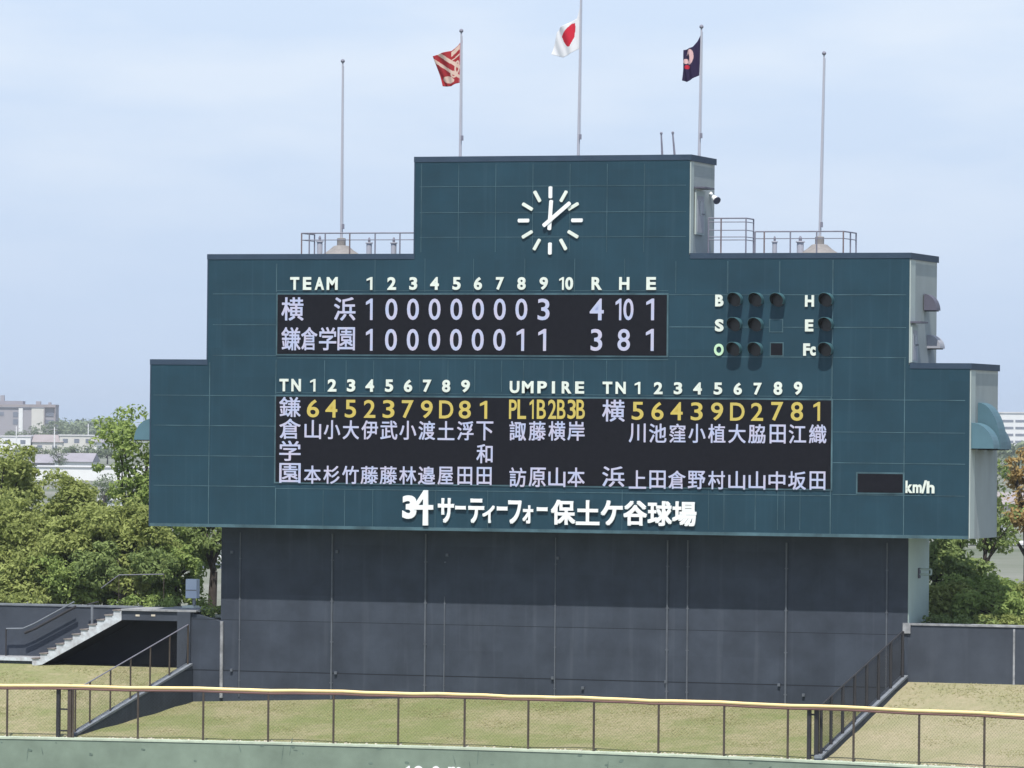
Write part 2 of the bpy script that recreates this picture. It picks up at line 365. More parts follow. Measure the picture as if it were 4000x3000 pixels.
vseam(3046, 1020, 1150); vseam(2843, 1020, 1145, .02); vseam(2640, 1020, 1145, .014); vseam(2245, 1010, 1140, .014); vseam(2050, 1010, 1140, .012); vseam(1660, 1010, 1140, .012); vseam(1465, 1010, 1140, .012); vseam(1850, 1010, 1140, .012); vseam(2440, 1010, 1140, .012)
for x in (1268, 1352, 1460, 1640, 1750, 1855, 1960, 2045, 2200, 2240, 2370, 2430, 2640): vseam(x, 1408, 1530, .012)
for x in (1262, 1346, 1456, 1700, 1905, 2430, 2768, 2828, 2950, 3038, 3065, 3125): vseam(x, 1915, 2070, .012)
s.build('joint_trim', SEAM, sb)

# lettering painted on the cladding
YL = -.012
h = Each()
rowput(h, 'TEAM1234567', [(298, 375), (408, 480), (510, 590), (613, 708), (958, 1008), (1137, 1212), (1327, 1395), (1507, 1582), (1700, 1770), (1885, 1955), (2075, 2145)], 182, 293, 1000, 1000, 2.212, YL, .03, .035)
rowput(h, '8910RHE', [(48, 120), (240, 312), (410, 450), (462, 530), (690, 778), (928, 1016), (1163, 1246)], 182, 293, 2000, 1000, 2.212, YL, .03, .035)
rowput(h, 'TN123456789', [(205, 282), (308, 390), (470, 516), (622, 697), (788, 860), (948, 1022), (1117, 1187), (1280, 1352), (1445, 1518), (1610, 1680), (1775, 1850)], 1060, 1168, 1000, 1000, 2.212, YL, .03, .035, .006)
rowput(h, 'UMPIRETN1234567', [(-17, 66), (88, 188), (222, 303), (347, 373), (432, 515), (548, 625), (785, 868), (897, 985), (1062, 1110), (1228, 1303), (1400, 1472), (1568, 1642), (1745, 1818), (1917, 1988), (2090, 2160)], 1080, 1185, 2000, 1000, 2.212, YL, .03, .035, .0075)
rowput(h, '89', [(50, 125), (225, 298)], -20, 95, 3000, 1500, 2.212, YL, .03, .035)
h.build('heading_letter', OFFW, sb)
c = Each(); K = 4.022
for ch, a, b, y0, y1 in (('B', 180, 310, 205, 390), ('S', 175, 312, 590, 785), ('O', 160, 312, 975, 1165), ('H', 1590, 1732, 213, 395), ('E', 1590, 1722, 595, 783), ('F', 1562, 1668, 970, 1165), ('c', 1668, 1758, 1018, 1165)):
    c.l.append(MB()); put(c.l[-1], ch, 2750+a/K, 2750+b/K, 1100+y0/K, 1100+y1/K, YL, .03, .045)
c.build('count_letter', [OFFW, OFFW, mat('pale_green_letter', (.50, .72, .50), .5, .06, 3), OFFW, OFFW, OFFW, OFFW], sb)
nm = MB()
for ch, a, b, y0, y1 in (('サ', 1575, 1715, 985, 1200), ('ー', 1725, 1818, 1052, 1085), ('テ', 1838, 1975, 990, 1202), ('ィ', 1960, 2065, 1050, 1200), ('ー', 2085, 2178, 1058, 1094)):
    put(nm, ch, 1000+a/2.212, 1000+b/2.212, 1500+y0/2.212, 1500+y1/2.212, YL, .05, .03)
for ch, a, b, y0, y1 in (('フ', -30, 85, 1005, 1208), ('ォ', 95, 187, 1048, 1205), ('ー', 218, 312, 1064, 1099)):
    put(nm, ch, 2000+a/2.212, 2000+b/2.212, 1500+y0/2.212, 1500+y1/2.212, YL, .05, .03)
for ch, a, b in (('保', 340, 550), ('土', 555, 760), ('ケ', 770, 960), ('谷', 965, 1170), ('球', 1175, 1385), ('場', 1387, 1597)):
    y0 = 1001+(a-340)*.0125
    put(nm, ch, 2000+a/2.212, 2000+b/2.212, 1500+y0/2.212, 1500+(y0+215)/2.212, YL, .05, .03)
put(nm, '3', 1000+1268/2.212, 1000+1390/2.212, 1500+962/2.212, 1500+1165/2.212, YL, .05, .05)
def cp2(a, b): p = atY(1000+a/2.212, 1500+b/2.212, YL-.055); return (p.x, p.z)
for ip, poly in enumerate(([(1362, 1085), (1362, 1050), (1448, 918), (1486, 918), (1486, 935), (1400, 1050), (1400, 1085)], [(1362, 1086), (1530, 1086), (1530, 1046), (1404, 1046)], [(1440, 1222), (1486, 1222), (1486, 919), (1446, 919)])):
    nm.prism([cp2(*q) for q in poly], YL-.055-.005*ip, YL, 'y')
nm.build('name_lettering', WHITE, sb)
k = MB()
for ch, a, b, y0, y1 in (('k', 1190, 1250, 835, 942), ('m', 1252, 1330, 868, 942), ('/', 1325, 1375, 832, 945), ('h', 1372, 1440, 840, 945)):
    put(k, ch, 3000+a/2.212, 3000+b/2.212, 1500+y0/2.212, 1500+y1/2.212, YL, .03, .035)
k.build('unit_lettering', OFFW, sb)

# the lit panels
def screen(name, q0, q1):
    a, b = atY(*q0, 0), atY(*q1, 0)
    f = MB().box(a.x-.05, b.x+.05, -.02, -.002, b.z-.05, a.z+.05).build('screen_frame', SEAM, sb)
    return MB().box(a.x, b.x, -.03, -.021, b.z, a.z).build(name, LEDOFF, sb)
YS = -.034
s1 = screen('score_screen', (1086, 1151), (2604, 1389))
d = Each()
rowput(d, '10000000', [(950, 1008), (1118, 1222), (1305, 1408), (1492, 1595), (1680, 1783), (1868, 1970), (2055, 2158), (2242, 2345)], 368, 553, 1000, 1000, 2.212, YS, .006, .012)
rowput(d, '34101', [(222, 325), (672, 793), (895, 945), (963, 1050), (1160, 1228)], 368, 555, 2000, 1000, 2.212, YS, .006, .012)
rowput(d, '1000000', [(950, 1008), (1115, 1218), (1303, 1406), (1490, 1592), (1676, 1780), (1864, 1968), (2050, 2155)], 630, 818, 1000, 1000, 2.212, YS, .006, .012)
rowput(d, '11381', [(40, 105), (227, 295), (680, 780), (912, 1020), (1157, 1225)], 630, 820, 2000, 1000, 2.212, YS, .006, .012)
d.build('score_digit', LEDW, s1)
d = MB()
rowput(d, '横浜', [(220, 412), (675, 860)], 357, 558, 1000, 1000, 2.212, YS, .006, .014)
rowput(d, '鎌倉学園', [(220, 385), (390, 530), (545, 695), (705, 855)], 615, 815, 1000, 1000, 2.212, YS, .006, .012)
d.build('team_lettering', LEDW, s1)
s2 = screen('lineup_screen', (1080, 1548), (3245, 1910))
# its lower edge follows the board: the measured corners already lie on one plane
d = Each()
rowput(d, '6452379D81', [(440, 545), (600, 703), (768, 865), (932, 1032), (1095, 1197), (1260, 1362), (1425, 1527), (1583, 1705), (1752, 1857), (1935, 1998)], 130, 285, 1000, 1500, 2.212, YS, .006, .012, .008)
rowput(d, 'PL1B2B3B', [(-25, 42), (48, 122), (152, 188), (215, 293), (312, 383), (390, 462), (480, 552), (557, 630)], 135, 302, 2000, 1500, 2.212, YS, .006, .012)
rowput(d, '56439D2', [(1035, 1137), (1205, 1310), (1370, 1475), (1545, 1648), (1720, 1825), (1885, 2010), (2065, 2170)], 146, 302, 2000, 1500, 2.212, YS, .006, .012, .008)
rowput(d, '781', [(28, 132), (197, 303), (392, 450)], 155, 318, 3000, 1500, 2.212, YS, .006, .012)
d.build('position_digit', LEDY, s2)
d = MB()
for ch, y0, y1 in (('鎌', 112, 285), ('倉', 300, 475), ('学', 490, 665), ('園', 683, 855)): rowput(d, ch, [(202, 386)], y0, y1, 1000, 1500, 2.212, YS, .006, .012)
nb = [(420, 563), (587, 728), (750, 890), (912, 1055), (1075, 1222), (1240, 1385), (1405, 1548), (1570, 1715), (1738, 1880), (1905, 2050)]
rowput(d, '山小大伊武小渡土浮下', nb, 308, 472, 1000, 1500, 2.212, YS, .006, .012, .008)
rowput(d, '和', [(1905, 2045)], 520, 685, 1000, 1500, 2.212, YS, .006, .012)
rowput(d, '本杉竹藤藤林邉屋田田', [(415, 560), (583, 722), (745, 888), (905, 1055), (1070, 1218), (1238, 1385), (1400, 1548), (1570, 1705), (1742, 1868), (1908, 2036)], 702, 858, 1000, 1500, 2.212, YS, .006, .012, .008)
ub = [(-22, 122), (145, 292), (315, 462), (480, 628)]
rowput(d, '諏藤横岸', ub, 322, 490, 2000, 1500, 2.212, YS, .006, .012)
rowput(d, '訪原山本', ub, 722, 890, 2000, 1500, 2.212, YS, .006, .012)
rowput(d, '横', [(780, 975)], 135, 325, 2000, 1500, 2.212, YS, .006, .012)
rowput(d, '浜', [(780, 972)], 712, 890, 2000, 1500, 2.212, YS, .006, .012)
rowput(d, '川池窪小植大脇', [(1010, 1155), (1185, 1335), (1360, 1500), (1525, 1672), (1695, 1845), (1870, 2020), (2042, 2190)], 334, 498, 2000, 1500, 2.212, YS, .006, .012, .007)
rowput(d, '田江織', [(15, 153), (180, 330), (355, 505)], 350, 514, 3000, 1500, 2.212, YS, .006, .012)
rowput(d, '上田倉野村山山', [(1010, 1160), (1188, 1328), (1350, 1500), (1520, 1670), (1695, 1840), (1870, 2015), (2045, 2190)], 738, 896, 2000, 1500, 2.212, YS, .006, .012, .008)
rowput(d, '中坂田', [(5, 150), (175, 328), (360, 496)], 755, 915, 3000, 1500, 2.212, YS, .006, .012)
d.build('lineup_names', LEDW, s2)
screen('speed_screen', (3351, 1850), (3527, 1925))

# count lamps with hoods
def lamp(px, py):
    c = atY(px, py, 0); r = .205
    base = MB()
    ring = [(c.x+r*math.cos(2*math.pi*i/20), c.z+r*math.sin(2*math.pi*i/20)) for i in range(20)]
    base.prism(ring, -.04, -.002, 'y')
    o = base.build('count_lamp', LENS, sb)
    hd = MB(); n = 20; a0, a1 = R(-35), R(215)
    def shell(rr, flip, mi):
        vs = []
        for i in range(n+1):
            a = a0+(a1-a0)*i/n; t = max(0, math.sin(a)); L = .16+.28*(.35+.65*t)
            if math.sin(a) < 0: L = .16+.098*(1+math.sin(a)*1.2)
            x, z = c.x+rr*math.cos(a), c.z+rr*math.sin(a); vs += [(x, -.003, z), (x, -L, z)]
        hd.add(vs, [((2*i, 2*i+1, 2*i+3, 2*i+2) if not flip else (2*i, 2*i+2, 2*i+3, 2*i+1)) for i in range(n)], mi)
        return vs
    A = shell(.222, False, 0); B = shell(.207, True, 1); na = len(A)
    rim = [A[2*i+1] for i in range(n+1)] + [B[2*i+1] for i in range(n+1)]
    hd.add(rim, [(i, i+1, i+n+2, i+n+1) for i in range(n)], 0)
    for e in (0, n): hd.add([A[2*e], A[2*e+1], B[2*e+1], B[2*e]], [(0, 1, 2, 3)], 0)
    hd.build('hood', [HOOD, HOODIN], o, smooth=False)
for lx, ly in ((475, 285), (805, 288), (1140, 291), (468, 675), (798, 678), (460, 1062), (792, 1065), (1905, 290), (1900, 675), (1898, 1068)):
    lamp(2750+lx/K+8, 1100+ly/K)
def zb(a, b): p = atY(2750+a/K, 1100+b/K, 0); return p
for (a, b), (e, f), mt in (((1040, 600), (1228, 782), TEAL), ((1052, 968), (1235, 1158), LEDOFF)):
    p, q = zb(a, b), zb(e, f)
    pl = MB().box(p.x-.03, q.x+.03, -.012, -.002, q.z-.03, p.z+.03).build('blank_frame', SEAM, sb)
    MB().box(p.x, q.x, -.018, -.013, q.z, p.z).build('blank_plate', mt, pl)

# clock
cc = atY(1950+1040/5.185, 680+940/5.185, 0); RAD = .0
pa = atY(1950+390/5.185, 680+940/5.185, 0); pb = atY(1950+1690/5.185, 680+940/5.185, 0)
CR = (pb.x-pa.x)/2
ck = MB(); ck.prism([(cc.x+.07*math.cos(i*.5236), cc.z+.07*math.sin(i*.5236)) for i in range(12)], -.09, -.002, 'y')
clock = ck.build('clock', WHITE, sb)
def bar(ang, r0, r1, hw, y0, y1, name, m=None):
    ux, uz = math.sin(ang), math.cos(ang); px_, pz_ = uz, -ux
    pts = []
    for r, e in ((r0, -1), (r1, 1)):
        for q in range(5):
            a = R(-90+45*q)*1
            if e > 0: dx, dz = math.cos(a)*hw*.5, -math.sin(a)*hw
            else: dx, dz = -math.cos(a)*hw*.5, math.sin(a)*hw
            pts.append((cc.x+ux*(r+dx)+px_*dz, cc.z+uz*(r+dx)+pz_*dz))
    mb = MB().prism(pts, y0, y1, 'y'); return mb.build(name, m or WHITE, clock)
for i in range(12):
    big = i % 3 == 0
    bar(2*math.pi*i/12, CR*(.68 if big else .66), CR*.985, .058 if big else .052, -.05, -.002, 'hour_mark', WHITE if big else OFFW)
bar(R(3.5), -CR*.26, CR*.58, .062, -.075, -.055, 'hour_hand')
bar(R(50.5), -CR*.24, CR*.80, .062, -.10, -.08, 'minute_hand')

# supporting wall, side column and conduits
YW = 1.15; XW0, XW1 = -10.18, 12.49
MB().box(XW0, XW1, YW, 3.6, .3, ZB-.002).build('support_wall', WALLN, sb)
MB().box(XW1-.3, XW1+.02, YW+.02, 3.72, 3.5, ZB-.003).build('side_column', COLUMN, sb)
for px, y0, y1, rr in ((938, 2080, 2735, .02), (1298, 2085, 2735, .03), (1663, 2085, 2735, .03), (1738, 2330, 2735, .018), (2170, 2100, 2740, .02), (2608, 2110, 2745, .03), (2687, 2110, 2745, .026), (3072, 2120, 2745, .03), (3465, 2120, 2560, .024)):
    a = atY(px, 2300, YW); z0 = .8; z1 = min(ZB-.05, atY(px, y0, YW).z)
    cm = MB().tube((a.x, YW-rr, z0), (a.x, YW-rr, z1), rr, n=8)
    for q in range(4): cm.box(a.x-rr*1.6, a.x+rr*1.6, YW-rr*1.2, YW-.001, z0+.5+q*1.3, z0+.54+q*1.3)
    cm.build('conduit', mat('conduit_grey', (.10, .115, .14), .7, .2, 3) if 'conduit_grey' not in bpy.data.materials else bpy.data.materials['conduit_grey'], sb)
a = atY(862, 2550, YW); MB().tube((XW0+.06, YW-.06, .75), (XW0+.06, YW-.06, 3.2), .055, n=10).build('conduit', CONC, sb)
for px, py in ((907, 2157), (1318, 2155), (1748, 2168), (2180, 2180), (906, 2617), (1313, 2628), (2160, 2648), (2278, 2687), (2602, 2663), (3044, 2675), (3140, 2715)):
    p = atY(px, py, YW); MB().box(p.x-.04, p.x+.04, YW-.07, YW-.001, p.z-.045, p.z+.045).build('junction_box', bpy.data.materials['conduit_grey'], sb)

# vents, doors on the right-hand flank
def quarter_hood(x, y, z, w, h, d, m, side=1):
    mb = MB(); n = 10; t = .02
    prof = [(x, z+h)] + [(x+side*d*math.sin(R(90*i/n)), z+h*math.cos(R(90*i/n))) for i in range(1, n+1)] + [(x, z)]
    if side < 0: prof = prof[::-1]
    mb.prism(prof[::-1], y-w/2, y+w/2, 'y'); o = mb.build('vent_hood', m, sb, smooth=False)
    MB().box(min(x, x+side*d*.9), max(x, x+side*d*.9), y-w/2+.05, y+w/2-.05, z-.03, z-.001).build('grille', HOODIN, o)
quarter_hood(XM1+.032, 1.95, atX(3640, 1213, XM1+.2).z, .5, .5, .40, VENT1)
quarter_hood(XM1+.002, 2.55, atX(3650, 1360, XM1+.3).z, .6, .42, .42, VENT2)
zz = atX(3840, 1752, XL1+.3).z
quarter_hood(XL1+.032, .5, zz, .8, .78, .70, VENT3)
VENT4 = mat('vent_slate', (.06, .115, .15), .6, .08, 2)
quarter_hood(XL1+.002, 1.5, zz-.02, .9, 1.42, .72, mat('vent_teal_dull', (.07, .145, .185), .6, .08, 2))
quarter_hood(XL1+.002, 2.75, zz-.03, .9, .74, .56, VENT4)
quarter_hood(XL0-.052, .62, atX(560, 1718, XL0-.2).z, .8, .68, .62, VENT3, side=-1)
def flank_door(x, y0, y1, z0, z1, handle=True):
    f = MB().box(x, x+.05, y0-.06, y1+.06, z0, z1+.06).build('door', SIDEPALE, sb)
    MB().box(x+.05, x+.062, y0+.05, y1-.05, z0+.06, z1-.1).build('door_leaf', VENT2, f)
    MB().box(x+.063, x+.07, (y0+y1)/2-.1, (y0+y1)/2+.16, z0+.45*(z1-z0), z1-.25).build('door_window', GREYGLASS, f)
    MB().tube((x+.062, y1-.12, z0+.5*(z1-z0)), (x+.12, y1-.12, z0+.5*(z1-z0)), .025).build('handle', CONC, f)
    MB().box(x, x+.35, y0-.12, y1+.12, z1+.12, z1+.17).build('door_canopy', VENT1, f)
flank_door(XM1+.031, .12, .75, ZL+.07, ZL+1.15)
flank_door(XT1+.031, .5, 1.3, ZM+.65, ZM+1.95)

# ------------------------------------------------------------------ roof furniture
def railing(name, pts, h, lab, group=None, mids=(.7,), close=None):
    t = thing(name, (pts[0][0], pts[0][1], pts[0][2]), lab, 'railing', group)
    rl = MB(); rl.path([(p[0], p[1], p[2]+h) for p in pts], .022)
    rl.build('top_rail', STEEL, t)
    md = MB()
    for f_ in mids: md.path([(p[0], p[1], p[2]+h*f_) for p in pts], .014)
    md.build('mid_rail', STEEL, t)
    for i, p in enumerate(pts): MB().tube(p, (p[0], p[1], p[2]+h), .024, n=6).build('post', RUST if i % 3 == 1 else STEEL, t)
    return t
RH = .72; Zr = ZM
def mx(px, y, Y): return atY(px, y, Y).x
YF = .35
xs = [mx(p, 960, YF) for p in (1178, 1208, 1270, 1366, 1465, 1562)] + [XT0-.05]
railing('roof_railing', [(xs[0], 1.5, Zr)] + [(x, YF, Zr) for x in xs], RH, 'grey pipe railing on the roof left of the clock tower')
xs = [mx(p, 960, YF) for p in (2949, 2985, 3087, 3190, 3294)]
railing('roof_railing', [(x, YF, Zr) for x in xs] + [(xs[-1]+.02, 1.12, Zr), (xs[-1]+.02, 1.8, Zr)], RH, 'grey pipe railing on the roof at the right end of the middle tier')
x0, x1 = XT1+.35, mx(2914, 900, .9)
t = railing('platform_railing', [(x0, .9, Zr), ((x0+x1)/2-.2, .9, Zr), (x1, .9, Zr), (x1, 1.75, Zr)], 1.16, 'taller pipe railing around the platform beside the clock tower', mids=(.9, .68, .5, .42))
def vent_pipe(px, label, Y=1.4, r=.09, hh=.55):
    x = mx(px, 960, Y); t = thing('vent_pipe', (x, Y, ZM), label, 'vent pipe', 'short vent pipes on the scoreboard roof')
    MB().lathe((x, Y, ZM), [(r, 0), (r, hh*.75), (r*1.35, hh*.78), (r*1.3, hh*.84)], 12).build('pipe', POLE, t)
    MB().lathe((x, Y, ZM+hh*.84), [(r*.45, 0), (r*.5, .1), (r*.2, .16)], 10).build('cap', STEEL, t)
vent_pipe(1249, 'short vent pipe left of the cone-based flagpole, on the left roof', hh=.62)
vent_pipe(1442, 'short vent pipe just right of the left roof flagpole')
vent_pipe(1538, 'short vent pipe closest to the clock tower on its left roof')
vent_pipe(3026, 'slim vent pipe on the right roof beside the tall platform railing', r=.075)
vent_pipe(3126, 'stout vent pipe just left of the right roof flagpole', r=.11)

def flagpole(px_top, py_top, px_bot, py_bot, Y, zbase, label, mound):
    b = atY(px_bot, py_bot, Y); tp = atY(px_top, py_top, Y)
    t = thing('flagpole', (b.x, Y, zbase), label, 'flagpole', 'flagpoles on the scoreboard roof')
    z1 = tp.z; dx = tp.x-b.x
    zb_ = zbase+(.28 if mound else 0)
    MB().tube((b.x, Y, zb_), (b.x+dx, Y, z1), .047, .027, 12, True).build('pole', POLE, t, smooth=False)
    MB().lathe((b.x+dx, Y, z1), [(.02, 0), (.055, .02), (.07, .06), (.055, .10), (.01, .13)], 12).build('finial', STEEL, t)
    hl = MB().tube((b.x+.085, Y-.05, zb_+.75), (b.x+dx+.05, Y-.03, z1-.1), .006, n=4)
    hl.box(b.x+.04, b.x+.11, Y-.09, Y-.03, zb_+.62, zb_+.78)
    hl.build('halyard', STEEL, t)
    if mound:
        MB().lathe((b.x, Y, zbase), [(.70, 0), (.62, .08), (.40, .22), (.24, .36), (.14, .38), (.14, .6), (.085, .62)], 20).build('base', MOUND, t)
    return b.x, dx, zbase, z1
P1 = flagpole(1339, 246, 1334, 880, 1.7, ZM, 'bare white flagpole on the left roof, cone-shaped base', True)
P2 = flagpole(1802, 128, 1798, 610, 1.3, ZT, 'white flagpole flying the red and cream flag, left on the clock tower', False)
P3 = flagpole(2269, -14, 2259, 606, 1.3, ZT, 'tall white flagpole flying the red disc flag, middle of the clock tower', False)
P4 = flagpole(2740, 112, 2731, 606, 1.3, ZT, 'white flagpole flying the navy flag, right end of the clock tower', False)
P5 = flagpole(3219, 216, 3202, 899, 1.7, ZM, 'bare white flagpole on the right roof, cone-shaped base', True)
for pa_, pb_, lab in (((2583, 525), (2588, 612), 'short bare mast on the tower roof, left of the close pair'), ((2628, 523), (2637, 612), 'short bare mast on the tower roof, nearer the navy flag')):
    a, b = atY(*pb_, 2.2), atY(*pa_, 2.2)
    mb = MB().tube((a.x, 2.2, ZT), (b.x, 2.2, b.z), .04, .026, 8); mb.lathe((b.x, 2.2, b.z), [(.04, 0), (.045, .05), (.02, .08)], 8)
    mb.build('mast', STEEL, None, label=lab, cat='mast', group='short masts on the tower roof', origin=(a.x, 2.2, ZT))

# flags
def flag(name, top, bot, ox, Y, depth, pattern, mats, label):
    """top and bot: outline from hoist to fly in the enlarged crop at ox, 0"""
    nu, nv = 56, 64
    def lerp(pl, u):
        k_ = u*(len(pl)-1); i = min(int(k_), len(pl)-2); f_ = k_-i; a, b = pl[i], pl[i+1]; return (a[0]+(b[0]-a[0])*f_, a[1]+(b[1]-a[1])*f_)
    mb = MB(); vs = []; cr = []
    for j in range(nv+1):
        for i in range(nu+1):
            u, v = i/nu, j/nv; a, b = lerp(top, u), lerp(bot, u); q = (a[0]+(b[0]-a[0])*v, a[1]+(b[1]-a[1])*v)
            p = atY(ox+q[0]/2.212, q[1]/2.212, Y)
            dy = depth*u*math.sin(u*7.5+v*1.8)+.04*math.sin(u*17+v*5)*u
            vs.append((p.x, Y+dy, p.z)); cr.append(q)
    mb.v = vs
    for j in range(nv):
        for i in range(nu):
            k_ = j*(nu+1)+i; mb.f.append((k_, k_+nu+1, k_+nu+2, k_+1))
            q = [(cr[k_][e]+cr[k_+nu+2][e])/2 for e in (0, 1)]; mb.m.append(pattern(q[0], q[1], (i+.5)/nu, (j+.5)/nv))
    h = vs[0]
    o = mb.build(name, mats, None, smooth=True, label=label, cat='flag', origin=h)
    so = o.modifiers.new('cloth', 'SOLIDIFY'); so.thickness = .006; so.offset = 0
    return o
def clothmat(name, c): 
    return leafmat(name, tuple(v*.92 for v in c), c, .3)
CR_, CREAM, PINK = clothmat('flag_red', (.42, .045, .055)), clothmat('flag_cream', (.75, .58, .50)), clothmat('flag_pink', (.62, .22, .26))
FW, FR, FN, FP = clothmat('flag_white', (.82, .83, .86)), clothmat('flag_scarlet', (.66, .04, .07)), clothmat('flag_navy', (.045, .035, .085)), clothmat('flag_rose', (.80, .55, .55))
def ell(x, y, cx, cy_, a, b, rot=0):
    c_, s_ = math.cos(R(rot)), math.sin(R(rot)); dx, dy = x-cx, y-cy_; return ((dx*c_+dy*s_)/a)**2+((-dx*s_+dy*c_)/b)**2
def pat1(x, y, u, v):
    if ell(x, y, 1665, 690, 52, 30, 8) < 1: return 1
    if ell(x, y, 1712, 642, 26, 30) < 1 and ell(x, y, 1712, 642, 12, 15) > 1: return 1
    s_ = (y-485)-(x-1560)*.62
    if 40 < s_ < 70 or -48 < s_ < -12: return 1
    if u < .12: return 2
    if v < .3 and u < .5: return 1 if math.sin((x+y)*.085) > -.2 else 0
    if ell(x, y, 1738, 580, 22, 60, 5) < 1 and ell(x, y, 1738, 580, 10, 40, 5) > 1: return 1
    return 0
flag('red_cream_flag', [(1782, 345), (1740, 398), (1690, 440), (1600, 460), (1522, 485)], [(1772, 712), (1730, 722), (1690, 745), (1650, 748), (1612, 745)], 1000, 1.3, .10, pat1, [CR_, CREAM, PINK], 'red and cream patterned flag flapping from the left tower pole')
def inpoly(x, y, P):
    r_ = False
    for i in range(len(P)):
        (a, b), (c_, d_) = P[i], P[i-1]
        if (b > y) != (d_ > y) and x < (c_-a)*(y-b)/(d_-b)+a: r_ = not r_
    return r_
pat2 = lambda x, y, u, v: 1 if inpoly(x, y, [(545, 200), (515, 205), (470, 255), (428, 315), (450, 365), (478, 402), (500, 402), (520, 360), (538, 320), (548, 250)]) else 0
flag('disc_flag', [(588, 60), (560, 160), (500, 195), (420, 235), (385, 280)], [(592, 412), (545, 440), (490, 472), (440, 497), (338, 470)], 2000, 1.3, .09, pat2, [FW, FR], 'white flag with a red disc on the tallest pole')
def pat3(x, y, u, v):
    e = ell(x, y, 1538, 492, 30, 66, 4)
    if e < 1 and ell(x, y, 1522, 500, 14, 34, 4) > 1: return 1
    if ell(x, y, 1500, 530, 26, 22) < 1: return 1
    if ell(x, y, 1512, 580, 28, 18) < 1: return 2
    return 0
flag('navy_flag', [(1632, 300), (1600, 360), (1560, 405), (1520, 425), (1478, 432)], [(1618, 652), (1580, 668), (1545, 690), (1510, 708), (1468, 695)], 2000, 1.3, .08, pat3, [FN, FP, FR], 'navy flag with a pale ring emblem on the right tower pole')

# flood lamp on the tower flank
p = atX(2790, 775, XT1+.25)
t = thing('security_floodlight', (XT1, 2.2, p.z), 'white tilted floodlight on a bracket on the tower flank', 'floodlight')
MB().tube((XT1+.003, 2.2, p.z+.12), (XT1+.14, 2.2, p.z+.05), .025).lathe((XT1+.05, 2.15, p.z+.12), [(.03, 0), (.06, .03), (.03, .1)], 10).build('bracket', WHITE, t)
q = Vector((.62, -.5, -.45)).normalized(); a = Vector((XT1+.12, 2.2, p.z+.05))
MB().tube(a-q*.06, a+q*.2, .06, .11, 14).build('lamp_body', WHITE, t)
MB().tube(a+q*.2, a+q*.235, .125, .125, 14).build('lamp_rim', VENT1, t)
# hanging bracket on the side column
p = atX(3625, 2230, XW1+.02)
t = thing('wall_lamp', (XW1+.02, 2.4, p.z), 'small bracket lamp on the pale column under the scoreboard', 'lamp')
MB().box(XW1+.021, XW1+.06, 2.3, 2.5, p.z-.2, p.z+.12).build('back_plate', VENT1, t)
mb = MB(); mb.path([(XW1+.06, 2.4, p.z+.08), (XW1+.42, 2.4, p.z+.08), (XW1+.42, 2.4, p.z-.08), (XW1+.06, 2.4, p.z-.08)], .03); mb.build('arm', COLUMN, t)

# ------------------------------------------------------------------ outfield back walls, stairs
wl = thing('back_wall', (18, YW, 1.7), 'low slate concrete wall to the right of the scoreboard', 'wall')
MB().box(XW1+.003, 30, YW, YW+.45, .5, 3.55).build('wall_body', WALLD, wl)
MB().box(XW1+.003, 30, YW-.03, YW+.48, 3.552, 3.61).build('coping', CONC, wl)
MB().box(XW1-.14, XW1+.1, YW-.06, YW-.001, 3.3, 3.62).build('corner_block', CONC, wl)
p = atY(3962, 2500, YW); MB().box(p.x-.03, p.x+.03, YW-.03, YW-.001, 1.8, 3.5).build('drain_strip', CONC, wl)
wl = thing('stair_wall', (-16, 2.6, 1.6), 'slate concrete wall behind the staircase on the left', 'wall')
MB().box(-30, -11.2, 2.6, 3.0, .5, 3.50).build('wall_body', WALLD, wl)
MB().box(-30, -13.66, 2.57, 3.03, 3.502, 3.56).build('coping', COPING, wl)
XS0, XS1, ZS0, ZS1 = -16.75, -13.62, 1.68, 3.46
st = thing('staircase', (XS0, 1.9, ZS0), 'concrete staircase with chipped white flank rising to the right', 'staircase')
N_ = 11; poly = [(XS0, ZS0-.12)]; 
nose = []
for i in range(N_):
    x = XS0+(XS1-XS0)*i/N_; z0 = ZS0+(ZS1-ZS0)*i/N_; z1 = ZS0+(ZS1-ZS0)*(i+1)/N_
    nose += [(x, z0), (x, z1)]
nose += [(XS1, ZS1)]
under = [(XS1, 3.16), (XS0+.35, 1.66), (XS0, 1.60)]
fl_ = MB().prism(under[::-1] + nose[::-1], 1.16, 2.59, 'y'); fl_.m[2] = fl_.m[3] = 1; fl_.build('flight', [CONC, SHADEIN], st)  # soffit faces get the painted shade
face = MB(); face.prism(under[::-1] + nose[::-1], 1.13, 1.159, 'y'); face.m[2] = face.m[3] = 1; face.build('flank', [CONCW, SHADEIN], st)  # same painted shade on the flank's lower edge
tr = MB()
for i in range(N_):
    x = XS0+(XS1-XS0)*i/N_; z1 = ZS0+(ZS1-ZS0)*(i+1)/N_
    tr.box(x-.03, x+(XS1-XS0)/N_-.035, 1.10, 2.585, z1+.002, z1+.035)
tr.build('tread', mat('worn_tread', (.19, .17, .165), .85, .4, 6), st)
MB().box(-30, XS0-.003, 1.33, 2.59, 1.3, 1.86, top=1).build('bottom_landing', [WALLD, CONC], st)
MB().box(-30, XS0-.003, 1.27, 1.329, 1.76, 1.875).build('landing_lip', CONCW, st)
rl = MB(); dk = MB(); Yh = 2.3
pts = [atY(24, 2456, Yh), atY(90, 2455, Yh), atY(134, 2436, Yh), atY(290, 2351, Yh)]
hr = thing('handrail', (pts[0].x, Yh, 1.86), 'dark pipe handrail climbing the staircase along the slate wall', 'handrail')
rl.path(pts, .026); rl.build('top_rail', COPING, hr)
dk.path([p_-Vector((-.06, 0, .15)) for p_ in pts[1:]], .045); dk.build('lower_rail', BLACKM, hr)
